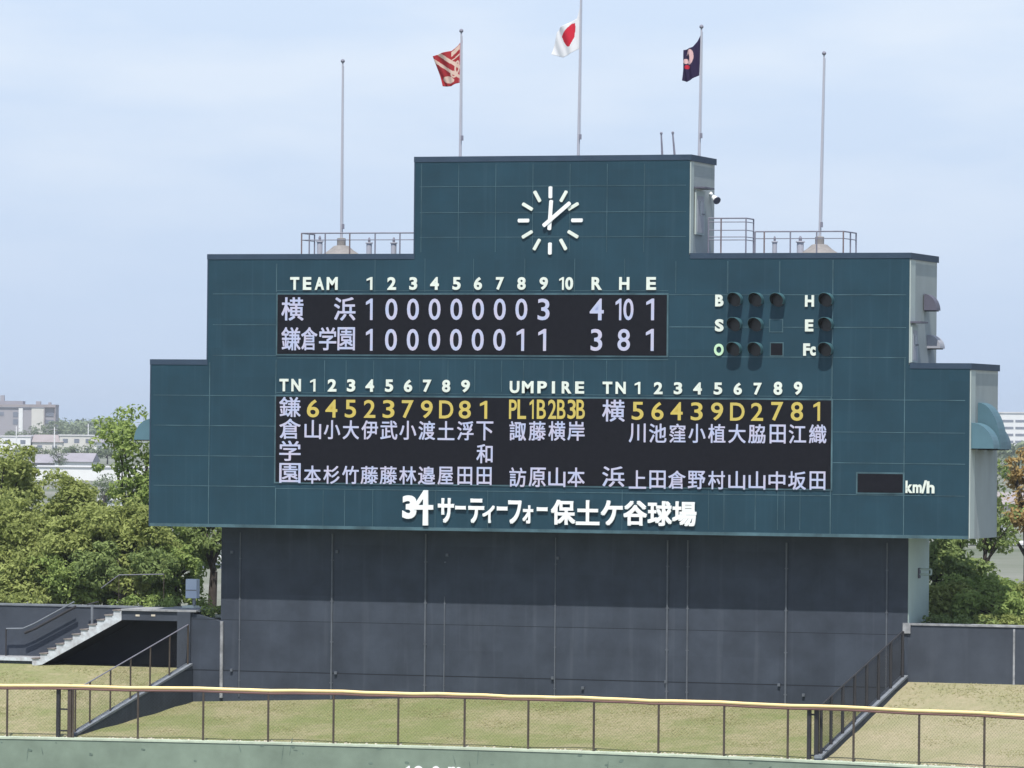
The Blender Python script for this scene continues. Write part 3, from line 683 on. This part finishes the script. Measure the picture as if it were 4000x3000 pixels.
MB().tube((pts[0].x, Yh, 1.86), pts[0], .03).build('post', BLACKM, hr)
a_, b_ = atY(360, 2418, Yh), atY(360, 2362, Yh); MB().tube((a_.x, Yh, a_.z-.3), b_, .045).build('post', COPING, hr)
a_ = atY(340, 2362, Yh); MB().tube(a_, b_+Vector((.22, 0, .1)), .025).build('end_rail', BLACKM, hr)
pf = thing('passage', (-12.5, 1.15, 1.6), 'dark covered passage beside the stairs with concrete lintel and pillar', 'passage')
MB().box(XS1+.003, -11.66, 1.12, 2.59, 3.17, 3.47).build('lintel', WALLD, pf)
MB().box(XS1+.003, -11.0, 1.06, 4.2, 3.472, 3.53).build('roof_slab', CONC, pf)
MB().box(-11.65, -11.2, 1.06, 2.59, .5, 3.47).build('pillar', WALLD, pf)
MB().prism([(-11.197, .4), (-10.185, .4), (-10.185, 3.18), (-11.197, 3.44)], 1.15, 1.6, 'y').build('side_wall', WALLN, pf)
MB().prism([(XS0+.3, .9), (-11.66, .9), (-11.66, 3.16), (XS1, 3.16), (XS0+.3, 1.64)], 2.56, 2.597, 'y').build('inner_wall_shade', SHADEIN, pf)  # dark sheet over the back wall, standing in for shade
MB().box(XS0+.4, -11.66, 1.30, 2.55, 1.2, 1.64).build('passage_floor', SHADEIN, pf)  # floor coloured dark for the shade inside
for px in (537, 598):
    p = atY(px, 2404, 1.1); MB().box(p.x-.07, p.x+.07, 1.105, 1.118, p.z-.03, p.z+.03).build('patch', BEIGE, pf)
cb = atY(751, 2337, 3.2); ct = atY(751, 2262, 3.2)
t = thing('cabinet', (cb.x, 3.2, 3.53), 'white electrical cabinet on a short post above the passage', 'cabinet')
MB().box(cb.x-.2, cb.x+.2, 3.1, 3.35, cb.z, ct.z).build('box', mat('cabinet_white', (.60, .68, .82), .5, .04, 3), t, bevel=.015)
MB().box(cb.x+.02, cb.x+.10, 3.18, 3.27, 3.53, cb.z).build('post', CONC, t)
MB().box(cb.x-.25, cb.x+.15, 2.95, 3.45, 3.531, 3.60).build('plinth', OFFW, t)
MB().box(cb.x-.18, cb.x+.18, 3.08, 3.12, cb.z+.25, cb.z+.28).build('door_trim', CONC, t)
a = [atY(395, 2298, 4.2), atY(465, 2246, 4.2), atY(640, 2243, 4.2)]
t = thing('pipe_rail', (a[2].x, 4.2, 3.2), 'thin grey pipe rail in front of the left trees above the passage', 'railing')
mb = MB().path(a, .016); mb.build('rail', STEEL, t)
mb = MB().tube((a[1].x, 4.2, 3.1), a[1], .014).tube((a[2].x, 4.2, 3.1), a[2], .014); mb.build('post', BROWNM, t)

# ------------------------------------------------------------------ nets, diagonal fences, outfield fence
def net(mb, A, B, H, pitch=.07, r=.0016):
    """chain-link panel from foot A to foot B, H high (vertical posts)"""
    A, B = Vector(A), Vector(B); L = (B-A).length
    nrm = (B-A).cross(Vector((0, 0, 1))).normalized()
    def P(s_, t_): return A+(B-A)*(s_/L)+Vector((0, 0, t_))
    st_ = pitch*1.414; k = -H
    while k < L:
        for sg in (1, -1):
            s0, s1, t0, t1 = k, k+H, 0, H
            if s0 < 0: t0 = -s0; s0 = 0
            if s1 > L: t1 = H-(s1-L); s1 = L
            if s1-s0 > .01:
                if sg < 0: t0, t1 = H-t0, H-t1
                a, b = P(s0, t0), P(s1, t1); v = (b-a).normalized().cross(nrm)*r
                vs = [a-v-nrm*r*.6, a+v-nrm*r*.6, a+nrm*r, b-v-nrm*r*.6, b+v-nrm*r*.6, b+nrm*r]
                mb.add(vs, [(0, 1, 4, 3), (1, 2, 5, 4), (2, 0, 3, 5)])
        k += st_

def diag(X, y0, z0, y1, z1, pxs, label_wall, label_fence, H, mt, pr, wr):
    ya, yb = y0, y1
    kw = thing('kerb_wall', (X, y0, z0), label_wall, 'wall')
    slope = (z1-z0)/(y1-y0); zz = lambda y: z0+slope*(y-y0)
    MB().prism([(y0, -.4), (y1, -.2), (y1, z1-.07), (y0, z0-.07)], X-.11, X+.11, 'x').build('wall_body', WALLN, kw)
    MB().prism([(y0, z0-.068), (y1, z1-.068), (y1, z1), (y0, z0)], X-.118, X+.118, 'x').build('coping', COPING, kw)
    fn = thing('slope_fence', (X, y0, z0), label_fence, 'fence')
    ys = [y0+(y1-y0)*f_ for f_ in pxs]
    for y in ys: MB().tube((X, y, zz(y)-.05), (X, y, zz(y)+H), pr, n=8).build('post', mt, fn)
    MB().tube((X, ys[0], zz(ys[0])+H), (X, ys[-1], zz(ys[-1])+H), .02, n=6).build('top_rail', STEEL if mt is BROWNM else mt, fn)
    nm_ = MB(); net(nm_, (X, ys[0], zz(ys[0])), (X, ys[-1], zz(ys[-1])), H, r=wr); nm_.build('wire_mesh', WIRE, fn)
diag(-11.21, -8.25, .08, 1.05, 1.83, [.02, .14, .31, .48, .65, .82, .985], 'slate kerb wall with pale coping climbing to the dark passage', 'brown post and wire fence on the kerb wall left of the scoreboard', 1.27, BROWNM, .03, .0015)
diag(12.42, -8.9, .12, 1.08, 2.02, [.03, .14, .27, .405, .545, .685, .83, .975], 'slate kerb wall with pale coping right of the scoreboard', 'black post and wire fence on the kerb wall right of the scoreboard', 1.40, BLACKM, .05, .003)

def gate(xa, xb, label, rungs):
    ya = fence_y(xa); t = thing('gate', (xa, ya+.06, 0), label, 'gate')
    MB().box(xa-.055, xa+.055, ya+.05, ya+.15, -.05, 1.45).build('post', BLACKM, t)
    MB().box(xb-.06, xb+.06, ya+.05, ya+.17, -.05, 1.62 if rungs else 1.45).build('post', BROWNM if rungs else BLACKM, t)
    mb = MB()
    for z in rungs or (.12, 1.3): mb.box(xa+.056, xb-.061, ya+.08, ya+.12, z-.025, z+.025)
    mb.build('crossbar', BLACKM, t)
gl = fence_x(222); gr_ = fence_x(270)
gate(gl, gr_, 'narrow dark metal gate at the foot of the left kerb wall', (.2, .85, 1.5))
gl = fence_x(3157); gr_ = fence_x(3184)
gate(gl, gr_, 'pair of thick black gate posts at the foot of the right kerb wall', None)

fe = thing('outfield_fence', (2.6, fence_y(2.6), .0), 'long wire fence with padded yellow top rail along the outfield', 'fence')
pxs = [27, 284, 538, 793, 1047, 1302, 1555, 1814, 2063, 2319, 2572, 2828, 3077, 3334, 3590, 3845, 4100, 4355]
X = [fence_x(p_) for p_ in pxs]; X = [X[0]-6, X[0]-4, X[0]-2] + X + [X[-1]+2, X[-1]+4]
for x in X: MB().tube((x, fence_y(x), -.02), (x, fence_y(x), 1.5), .035, n=8).build('post', BROWNM, fe)
mb = MB()
for a, b in zip(X[:-1], X[1:]): net(mb, (a, fence_y(a), 0), (b, fence_y(b), 0), 1.48, pitch=.075, r=.0014)
mb.build('wire_mesh', WIRE, fe)
xs = [X[0]+(X[-1]-X[0])*i/60 for i in range(61)]
rp = MB(); ru = MB()
for i in range(60):
    a, b = xs[i], xs[i+1]; wob = lambda x: .012*math.sin(x*1.55)+.006*math.sin(x*4.1)
    A, B = Vector((a, fence_y(a)-.01, 1.55+wob(a))), Vector((b, fence_y(b)-.01, 1.55+wob(b)))
    rp.tube(A, B, .05, n=14, caps=False)
    ru.tube(A-Vector((0, 0, .082)), B-Vector((0, 0, .082)), .036, n=8, caps=False)
rp.build('padded_rail', PAD, fe, smooth=True); ru.build('under_rail', PADU, fe)

ow = thing('outfield_wall', (2.6, fence_y(2.6)-.3, -2.7), 'faded green outfield wall with white distance figures below the fence', 'wall')
wb, wt = MB(), MB()
for i in range(60):
    a, b = xs[i], xs[i+1]; ya, yb = fence_y(a), fence_y(b)
    def blk(m_, d0, d1, z0, z1):
        m_.add([(a, ya+d0, z0), (b, yb+d0, z0), (b, yb+d1, z0), (a, ya+d1, z0), (a, ya+d0, z1), (b, yb+d0, z1), (b, yb+d1, z1), (a, ya+d1, z1)],
               [(0, 1, 5, 4), (2, 3, 7, 6), (4, 5, 6, 7)])
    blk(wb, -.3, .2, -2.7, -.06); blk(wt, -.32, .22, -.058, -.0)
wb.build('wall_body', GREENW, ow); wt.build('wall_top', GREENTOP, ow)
lt = MB(); k = 5.53
for ch, a, b in (('1', 462, 560), ('2', 655, 868), ('2', 1045, 1232), ('m', 1385, 1690)):
    yv = fence_y(atZ(1500+(a+b)/2/k, 2915, 0).x)-.302
    y0 = 2900+(505+(a-462)*.012)/k + (2 if ch == 'm' else 0)
    put(lt, ch, 1500+a/k, 1500+b/k, y0, y0+62, yv, .012, .04)
lt.build('distance_lettering', WHITE, ow)
sc_ = MB(); rs_ = random.Random(5)
for i in range(46):
    x = rs_.uniform(-13, 18); y = fence_y(x)-.303; z = rs_.uniform(-.62, -.1); a, b = rs_.uniform(.02, .11), rs_.uniform(.015, .05)
    if rs_.random() < .3: a, b = .015, rs_.uniform(.08, .3)
    q_ = rs_.uniform(-.4, .4)
    sc_.prism([(x+a*math.cos(k_)+q_*b*math.sin(k_), z+b*math.sin(k_)) for k_ in [i_*.698 for i_ in range(9)]], y-.001, y+.02, 'y')
sc_.build('scuff_mark', mat('wall_scuff', (.13, .18, .15), .9, .3, 6), ow)
gv = MB()
for i in range(260):
    x = random.uniform(-13, 18); y = fence_y(x)+random.uniform(.02, .28); r_ = random.uniform(.02, .05)
    gv.lathe((x, y, -.01), [(r_, 0), (r_*.9, r_*.5), (r_*.3, r_*.8)], 6)
tag(gv.build('gravel', BEIGE), kind='stuff')

# ------------------------------------------------------------------ trees
def leaves(clumps, per, size, seed):
    rg = random.Random(seed); vs, fs = [], []
    for c, r_ in clumps:
        for _ in range(per):
            while True:
                d = Vector((rg.uniform(-1, 1), rg.uniform(-1, 1), rg.uniform(-1, 1)))
                if .05 < d.length < 1: break
            d = d.normalized()*(d.length**.5)
            p = Vector((c[0]+d.x*r_, c[1]+d.y*r_, c[2]+d.z*r_*.62))
            nrm = (Vector((rg.gauss(0, .6), rg.gauss(0, .6), rg.gauss(.55, .5)))+d*.6).normalized()
            t_ = nrm.cross(Vector((rg.gauss(0, 1), rg.gauss(0, 1), rg.gauss(0, 1)))).normalized(); b = nrm.cross(t_)
            s_ = size*rg.uniform(.6, 1.35); n = len(vs)
            vs += [p-t_*s_, p-b*s_*.5+nrm*s_*.1, p+t_*s_, p+b*s_*.5+nrm*s_*.1]; fs.append((n, n+1, n+2, n+3))
    return vs, fs
def tree(name, x, y, z0, h, rx, ry, low, mt, label, group, nclump=90, per=90, csize=.5, leaf=.085, seed=1, hollow=.55, trunk=.16, cat='tree', gap=0.0):
    rg = random.Random(seed); t = thing(name, (x, y, z0), label, cat, group)
    zc = z0+h*(1+low)/2; rz = h*(1-low)/2; cl = []; lobes = []
    for _ in range(9):
        a = rg.uniform(0, 6.28); e = rg.uniform(-.7, 1); lobes.append(Vector((math.cos(a)*(1-e*e*.5)**.5, math.sin(a)*(1-e*e*.5)**.5, e))*rg.uniform(.55, .9))
    while len(cl) < nclump:
        lb = rg.choice(lobes); d = Vector((rg.gauss(0, .26), rg.gauss(0, .26), rg.gauss(0, .22)))+lb
        if d.length > 1.05 or d.length < hollow*rg.random(): continue
        cl.append((Vector((x+d.x*rx, y+d.y*ry, zc+d.z*rz)), csize*rg.uniform(.45, 1.15)))
    vs, fs = leaves(cl, per, leaf, seed+5); MB().add(vs, fs).build('crown', mt, t)
    tr = MB(); top = Vector((x+rg.uniform(-.3, .3), y, z0+h*.62)); fork = Vector((x+rg.uniform(-.1, .1), y, z0+h*max(.18, low*.8)))
    tr.tube((x, y, z0-.3), fork, trunk, trunk*.75, 9); tr.tube(fork, top, trunk*.75, trunk*.3, 8)
    for lb in lobes:
        e = Vector((x+lb.x*rx, y+lb.y*ry, zc+lb.z*rz)); s_ = fork.lerp(top, rg.uniform(0, .8)); m_ = s_.lerp(e, .5)+Vector((rg.uniform(-.2, .2), rg.uniform(-.2, .2), rg.uniform(0, .3)))
        tr.tube(s_, m_, trunk*.42, trunk*.28, 6); tr.tube(m_, e, trunk*.28, trunk*.08, 6)
        for c, r_ in rg.sample(cl, min(4, len(cl))):
            if (c-e).length < rx*.8: tr.tube(m_.lerp(e, .6), c, trunk*.14, trunk*.04, 5)
    tr.build('trunk', BARK, t); return t
OLIVE = leafmat('olive_leaves', (.17, .205, .065), (.48, .54, .20), .45)
FRESH = leafmat('fresh_leaves', (.14, .21, .06), (.42, .52, .18), .42)
DEEP = leafmat('deep_leaves', (.13, .185, .07), (.37, .46, .18), .45)
RUSTY = leafmat('rusty_leaves', (.26, .19, .08), (.56, .42, .20), .4)
FAR = leafmat('far_leaves', (.12, .16, .10), (.26, .31, .20), .2)
GL = 'trees behind the left wall'; GR = 'trees behind the right wall'
def tp(px, py, Y): return atY(px, py, Y)
def place_tree(name, px, ytop, Y, wpx, low, mt, label, group, **kw):
    p = tp(px, ytop, Y); z0 = 3.1 if Y < 26 else .3; sc = (Y-EYE.y)/cy/FPX
    tree(name, p.x, Y, z0, p.z-z0, wpx*sc/2, kw.pop('ry', wpx*sc/2*.8), low, mt, label, group, **kw)
place_tree('broadleaf_tree', 130, 1850, 7, 560, .12, OLIVE, 'olive-green spreading tree filling the left edge above the stairs', GL, nclump=230, per=120, csize=.5, seed=11)
place_tree('broadleaf_tree', 420, 1955, 6, 520, .08, OLIVE, 'low olive-green tree above the dark passage, left of the scoreboard', GL, nclump=200, per=120, csize=.48, seed=12)
place_tree('broadleaf_tree', 20, 1700, 12, 300, .3, OLIVE, 'brownish crown poking up at the far left edge', GL, nclump=80, per=100, csize=.5, seed=13)
place_tree('tall_tree', 520, 1535, 9, 330, .30, FRESH, 'tall airy fresh-green tree touching the left edge of the scoreboard', GL, nclump=95, per=60, csize=.48, seed=24, hollow=.2)
place_tree('broadleaf_tree', 560, 1900, 8, 320, .1, FRESH, 'bright green bushy tree just below the scoreboard corner', GL, nclump=120, per=100, csize=.42, seed=15)
place_tree('low_tree', 60, 2090, 5, 420, .0, OLIVE, 'low dense olive tree at the left edge right above the stair wall', GL, nclump=130, per=110, csize=.42, seed=41, trunk=.1)
place_tree('low_tree', 250, 2060, 5.4, 400, .0, FRESH, 'low dense green tree above the handrail of the stairs', GL, nclump=130, per=110, csize=.42, seed=42, trunk=.1)
place_tree('low_tree', 480, 2120, 5, 420, .0, DEEP, 'low dark green tree above the lintel of the dark passage', GL, nclump=130, per=100, csize=.42, seed=43, trunk=.1)
place_tree('low_tree', 700, 2140, 6.2, 260, .0, FRESH, 'low fresh-green tree behind the white electrical cabinet', GL, nclump=70, per=90, csize=.38, seed=44, trunk=.1)
place_tree('broadleaf_tree', 300, 1860, 9, 300, .25, OLIVE, 'olive crown with thin twigs between the left tree and the airy green one', GL, nclump=100, per=90, csize=.42, seed=45)
place_tree('dark_tree', 700, 2030, 10, 380, .35, DEEP, 'dark green tree beneath the overhanging left end of the board', GL, nclump=70, per=80, csize=.45, seed=16, trunk=.14)
place_tree('dark_tree', 830, 1980, 9, 220, .5, DEEP, 'dark trunked tree beside the left end of the supporting wall', GL, nclump=40, per=70, csize=.4, seed=17, trunk=.17)
place_tree('dark_tree', 3660, 1980, 8, 300, .35, DEEP, 'dark tree with black trunks right beside the pale column', GR, nclump=46, per=70, csize=.45, seed=21, trunk=.2)
place_tree('broadleaf_tree', 3810, 2260, 6, 340, .1, FRESH, 'low bushy green tree above the right wall', GR, nclump=120, per=90, csize=.45, seed=22)
place_tree('broadleaf_tree', 4010, 2270, 6, 260, .1, OLIVE, 'yellow-green shrubby tree at the right edge above the wall', GR, nclump=100, per=90, csize=.45, seed=23)
place_tree('broadleaf_tree', 3740, 2070, 7.5, 250, .22, DEEP, 'mid-green leafy tree under the lower right corner of the board', GR, nclump=62, per=70, csize=.42, seed=51, trunk=.13)
place_tree('slender_tree', 3835, 1800, 11, 260, .35, DEEP, 'slender dark-stemmed tree behind the lower right corner of the board', GR, nclump=42, per=50, csize=.42, seed=28, trunk=.12)
place_tree('rusty_tree', 4020, 1720, 13, 170, .45, RUSTY, 'rust-brown tree at the right edge below the striped white block', GR, nclump=60, per=55, csize=.45, seed=25)
place_tree('low_tree', 3720, 2290, 5, 260, .0, OLIVE, 'low olive tree beside the pale column behind the right wall', GR, nclump=42, per=90, csize=.4, seed=46, trunk=.1)
place_tree('low_tree', 3900, 2290, 4.6, 300, .0, FRESH, 'low bright green tree behind the right wall, left of the yellow-green one', GR, nclump=90, per=90, csize=.4, seed=47, trunk=.1)
# ivy and low growth on the wall tops
def shrub(px, py, Y, w_, label, mt, seed, z0=3.5):
    p = atY(px, py, Y); rg = random.Random(seed)
    cl = [((p.x+rg.uniform(-w_, w_), Y+rg.uniform(-.3, .3), z0+rg.uniform(.0, .28)), .24) for _ in range(int(14*w_)+4)]
    vs, fs = leaves(cl, 60, .06, seed); MB().add(vs, fs).build('shrub', mt, None, label=label, cat='shrub', group='low growth along the wall tops', origin=(p.x, Y, z0))
shrub(560, 2370, 3.6, 1.0, 'green creeper spilling over the passage roof', FRESH, 31)
shrub(845, 2400, 1.9, .3, 'small creeper hanging beside the supporting wall', FRESH, 32, 3.3)
shrub(60, 2350, 3.4, 1.2, 'yellow-green shrub on the wall top at the left edge', OLIVE, 33)
shrub(3750, 2420, 2.6, 1.2, 'low dark shrub behind the right wall near the column', DEEP, 34)
shrub(3930, 2420, 2.8, 1.0, 'yellow-green shrub behind the right wall toward the edge', OLIVE, 35)

# ------------------------------------------------------------------ far town
WALLS = [mat('far_wall_white', (.72, .73, .74), .8, .05, .3), mat('far_wall_cream', (.58, .57, .54), .8, .05, .3), mat('far_wall_grey', (.31, .30, .33), .8, .05, .3), mat('far_wall_pink', (.56, .51, .49), .8, .05, .3)]
ROOFS = [mat('far_roof_grey', (.28, .27, .31), .8, .1, .3), mat('far_roof_brown', (.30, .27, .28), .8, .1, .3), mat('far_roof_pale', (.60, .60, .62), .8, .1, .3)]
WIN = mat('far_window', (.17, .19, .24), .3, .1, .5)
def yawbox(c, wd, dp, z0, z1, ang):
    pass
class TB(MB):
    """boxes given in a building's own axes: x right, y away, z up from its base"""
    def __init__(s, o, ang): super().__init__(); s.o, s.c, s.s = Vector(o), math.cos(ang), math.sin(ang)
    def fin(s):
        s.v = [(s.o.x+x*s.c-y*s.s, s.o.y+x*s.s+y*s.c, s.o.z+z) for x, y, z in s.v]; return s
def house(px, ytop, D, wd, dp, hgt, label, wi=0, ri=0, gable=True, win=2, name='house', group='houses of the far town'):
    p = atD(px, ytop, D); z0 = p.z-hgt; ang = YAW+random.uniform(-.15, .15)
    t = thing(name, (p.x, p.y, z0), label, 'house' if name == 'house' else 'building', group)
    hw = hgt*(.68 if gable else .95)
    TB((p.x, p.y, z0), ang).box(-wd/2, wd/2, 0, dp, 0, hw).fin().build('wall', WALLS[wi], t)
    r_ = TB((p.x, p.y, z0), ang)
    if gable: r_.prism([(-.4, hw+.01), (dp+.4, hw+.01), (dp/2, hgt)], -wd/2-.4, wd/2+.4, 'x')
    else: r_.box(-wd/2-.2, wd/2+.2, -.2, dp+.2, hw+.01, hgt)
    r_.fin().build('roof', ROOFS[ri], t)
    for i in range(win):
        for fl in range(max(1, int(hw//2.9))):
            x = -wd/2+wd*(i+.5)/win; zc_ = hw-1.5-fl*2.9
            if zc_ < .8: continue
            TB((p.x, p.y, z0), ang).box(x-.75, x+.75, -.05, -.01, zc_-.6, zc_+.6).fin().build('window', WIN, t)
    return t
hs = [(60, 1702, 1500, 9, 8, 6.5, 'white far house with pale flat roof, leftmost in its row', 0, 2, False, 2), (120, 1700, 1560, 8, 7, 6.8, 'grey-roofed far house with two dark windows, second in its row', 2, 0, True, 2),
      (185, 1698, 1500, 9, 8, 6.8, 'brown-roofed far house in the middle of the left row', 1, 1, True, 2), (235, 1700, 1540, 7, 7, 6.5, 'grey far house with dark windows, right of the middle', 2, 2, False, 2),
      (300, 1698, 1500, 10, 8, 6.6, 'cream far house with pale roof edge near the tall green tree', 1, 2, False, 3), (360, 1700, 1520, 9, 8, 6.6, 'white far house half hidden by the tall green tree', 0, 0, True, 2),
      (200, 1775, 1150, 9, 8, 6, 'grey-roofed house below the left row of houses', 2, 0, True, 2), (285, 1770, 1100, 8, 7, 5.8, 'dark-roofed house in front of the far row', 0, 0, True, 2)]
for h_ in hs: house(*h_)
house(330, 1822, 850, 26, 12, 3.2, 'long low white shed behind the left trees', 0, 2, False, 0, 'shed', None)
house(620, 1950, 520, 12, 8, 4.2, 'white low building glimpsed through leaves under the board corner', 0, 2, False, 2, 'shed', None)
house(520, 1990, 460, 8, 8, 4.5, 'pale shed glimpsed between the bright green trees on the left', 2, 2, False, 1, 'shed', None)
house(830, 2130, 330, 7, 6, 5.0, 'white hut seen between the trunks by the supporting wall', 0, 2, False, 1, 'shed', None)
house(3940, 1925, 620, 13, 8, 4.5, 'pinkish house seen through the right trees', 3, 1, True, 2)
house(3960, 2120, 420, 9, 8, 3.6, 'pale shed low behind the right trees', 1, 2, False, 1, 'shed', None)
house(3790, 2040, 480, 8, 8, 4.0, 'white shed behind the slender dark-stemmed tree', 0, 2, False, 1, 'shed', None)

# grey block on the left skyline
D = 2000; kpx = D/FPX; p = atD(217, 1650, D); zt = lambda y: atD(150, y, D).z
bl = thing('apartment_block', (p.x-30, p.y, 0), 'long grey apartment block on the left skyline with pale end bay', 'building')
ang = YAW; base = (p.x, p.y, 0)
def bb(x0, x1, y0, y1, z0, z1): return TB(base, ang).box(x0, x1, y0, y1, z0, z1).fin()
bb(-42, -9.4, 0, 14, 0, zt(1592)).build('wall', WALLS[2], bl)
bb(-9.39, -4.6, -.3, 14, 0, zt(1592)).build('pale_panel', WALLS[1], bl)
bb(-4.59, 0, .6, 14, 0, zt(1588)).build('end_bay', WALLS[2], bl)
bb(-42, -.0, -.6, 14.3, zt(1591), zt(1580)).build('roof', ROOFS[1], bl)
bb(-42, -13, 1, 12, zt(1579), zt(1567)).build('roof_storey', ROOFS[0], bl)
for x in (-4.5, -.35): bb(x, x+.35, -.5, .2, 0, zt(1591)).build('bay_post', ROOFS[1], bl)
for z in (1640, 1612): 
    bb(-4.0, -.8, .4, .58, zt(z+14), zt(z)).build('window', WIN, bl)
    bb(-16.6, -14.6, -.1, -.02, zt(z+18), zt(z-2)).build('window', WIN, bl)
bb(-14.4, -12.8, -.5, -.02, 0, zt(1595)).build('downpipe_shaft', WALLS[0], bl)
for x0_, x1_, h_ in ((-30, -27, 1.6), (-22, -20.5, 2.2), (-8, -6.2, 1.3), (-3.2, -2.2, .9)):
    zr_ = zt(1580) if x0_ > -13 else zt(1567); bb(x0_, x1_, 3, 6, zr_+.02, zr_+h_).build('roof_unit', WALLS[2], bl)
for x in (-38, -34, -30, -26, -22): bb(x, x+1.8, -.12, -.02, zt(1625), zt(1610)).build('window', WIN, bl)
for px_, py_, D_, lab_ in ((64, 1665, 1480, 'pale utility pole rising over the leftmost far houses'), (213, 1668, 1450, 'pale utility pole in front of the brown-roofed far house'), (345, 1655, 1600, 'pale utility pole near the tall green tree')):
    p_ = atD(px_, py_, D_); t_ = thing('utility_pole', (p_.x, p_.y, 0), lab_, 'utility pole', 'utility poles of the far town')
    MB().tube((p_.x, p_.y, 0), p_, .22, .15, 8).build('pole', WALLS[0], t_)
    MB().tube((p_.x-1, p_.y, p_.z-.7), (p_.x+1, p_.y, p_.z-.7), .1, .1, 6).build('crossarm', WALLS[2], t_)
# white striped block on the right skyline
D = 2300; p = atD(3893, 1700, D); zt = lambda y: atD(3950, y, D).z; base = (p.x, p.y, 0)
bl = thing('office_block', (p.x+25, p.y, 0), 'long white office block with dark window bands on the right skyline', 'building')
bb(0, 60, 0, 15, 0, zt(1614)).build('wall', WALLS[0], bl)
bb(-.4, 60.4, -.4, 15.4, zt(1613.8), zt(1609)).build('roof', ROOFS[2], bl)
for i, y in enumerate((1640, 1667, 1694, 1721)):
    for q in range(8): bb(1.2+q*7.2, 1.2+q*7.2+(5.8 if q % 2 else 6.3), -.12, -.02, zt(y+9), zt(y)).build('window_band', WIN, bl)
# far trees
def fartree(px, ytop, D, wpx, label, mt=FAR, seed=1):
    p = atD(px, ytop, D); sc = D/FPX; rx = wpx*sc/2
    tree('far_tree', p.x, p.y, 0, p.z, rx, rx, .15, mt, label, 'trees of the far town', nclump=45, per=26, csize=rx*.38, leaf=rx*.075, seed=seed, trunk=rx*.06)
fl = [(200, 1638, 1850, 110, 'round bright green far tree below the grey block'), (60, 1668, 1900, 90, 'far tree at the foot of the grey block, left'), (120, 1664, 1950, 80, 'far tree at the foot of the grey block, under its window shaft'), (285, 1640, 2400, 120, 'hazy dark far tree right of the grey block'),
      (350, 1642, 2500, 110, 'hazy far tree next to the tall green tree'), (420, 1645, 2500, 130, 'hazy far tree behind the tall green tree'), (310, 1735, 1250, 110, 'far tree in front of the row of far houses'), (150, 1745, 1250, 90, 'far tree below the brown-roofed house'),
      (230, 1745, 1000, 80, 'far tree between the two rows of houses'), (420, 1740, 1200, 120, 'far tree behind the leaves of the tall green tree'), (80, 1740, 1100, 100, 'far tree above the olive trees at left'), (400, 1850, 500, 130, 'nearer far tree in front of the long white shed'),
      (3930, 1745, 1700, 120, 'far tree below the striped white block'), (4010, 1740, 1750, 120, 'far tree at the right edge below the striped block'), (3890, 1790, 900, 110, 'far tree beside the vent hoods of the board'), (3960, 1800, 900, 120, 'far tree behind the rust-brown tree'), (3860, 1950, 420, 120, 'pale green far tree under the lower right corner of the board')]
for i, (a, b, c_, d_, l_) in enumerate(fl): fartree(a, b, c_, d_, l_, seed=60+i)

# a distant belt of woodland that reads as one mass
rg = random.Random(91); cl_ = []
for i in range(150):
    px = rg.uniform(-120, 470) if i < 95 else rg.uniform(3600, 4150)
    D_ = rg.uniform(2050, 2500) if i < 95 else rg.uniform(1300, 1800)
    p = atD(px, (1662 if i < 95 else 1762)+rg.uniform(-10, 30), D_); cl_.append((p, 3.2))
vs_, fs_ = leaves(cl_, 60, .9, 92)
tag(MB().add(vs_, fs_).build('far_woods', FAR), kind='stuff')

# tufts in the turf
rg = random.Random(17); tv, tf = [], []
def tuft(x0, x1, zb, yb, n):
    for _ in range(n):
        x = rg.uniform(x0, x1); ya = fence_y(x)+.3; t_ = rg.random(); y = ya+(yb-.1-ya)*t_
        if math.sin(x*1.3+2*math.sin(y*.9))+math.sin(y*1.7+x*.5) < rg.uniform(-2, 1.2): continue
        z = -.03+((zb(x) if callable(zb) else zb)+.03)*(t_**1.05)-.02; h_ = rg.uniform(.02, .055); w_ = rg.uniform(.012, .03); a = rg.uniform(0, 3.14)
        dx, dy = math.cos(a)*w_, math.sin(a)*w_; lx, ly = rg.uniform(-.11, .11), rg.uniform(0, .12); n0 = len(tv)
        tv.extend([(x-dx, y-dy, z), (x+dx, y+dy, z), (x+lx, y+ly, z+h_)]); tf.append((n0, n0+1, n0+2))
tuft(-19, -11.4, 1.66, 1.2, 7000); tuft(-11, 12.2, ZC, 1.1, 18000); tuft(12.7, 20, 1.82, 1.1, 6000)
TUFT = leafmat('tuft_blades', (.27, .29, .12), (.50, .46, .28), .5)
tag(MB().add(tv, tf).build('grass', TUFT), kind='stuff')

# thin haze over the town
hz = bpy.data.materials.new('haze_air'); hz.use_nodes = True; N_h = hz.node_tree.nodes; N_h.clear()
ho = N_h.new('ShaderNodeOutputMaterial'); hv = N_h.new('ShaderNodeVolumePrincipled')
hv.inputs['Color'].default_value = (.86, .92, 1, 1); hv.inputs['Density'].default_value = HAZE; hv.inputs['Anisotropy'].default_value = .2
hz.node_tree.links.new(hv.outputs[0], ho.inputs['Volume'])
if HAZE: tag(MB().box(-1800, 900, -170, 2700, -4, 27).build('haze', hz), kind='stuff')
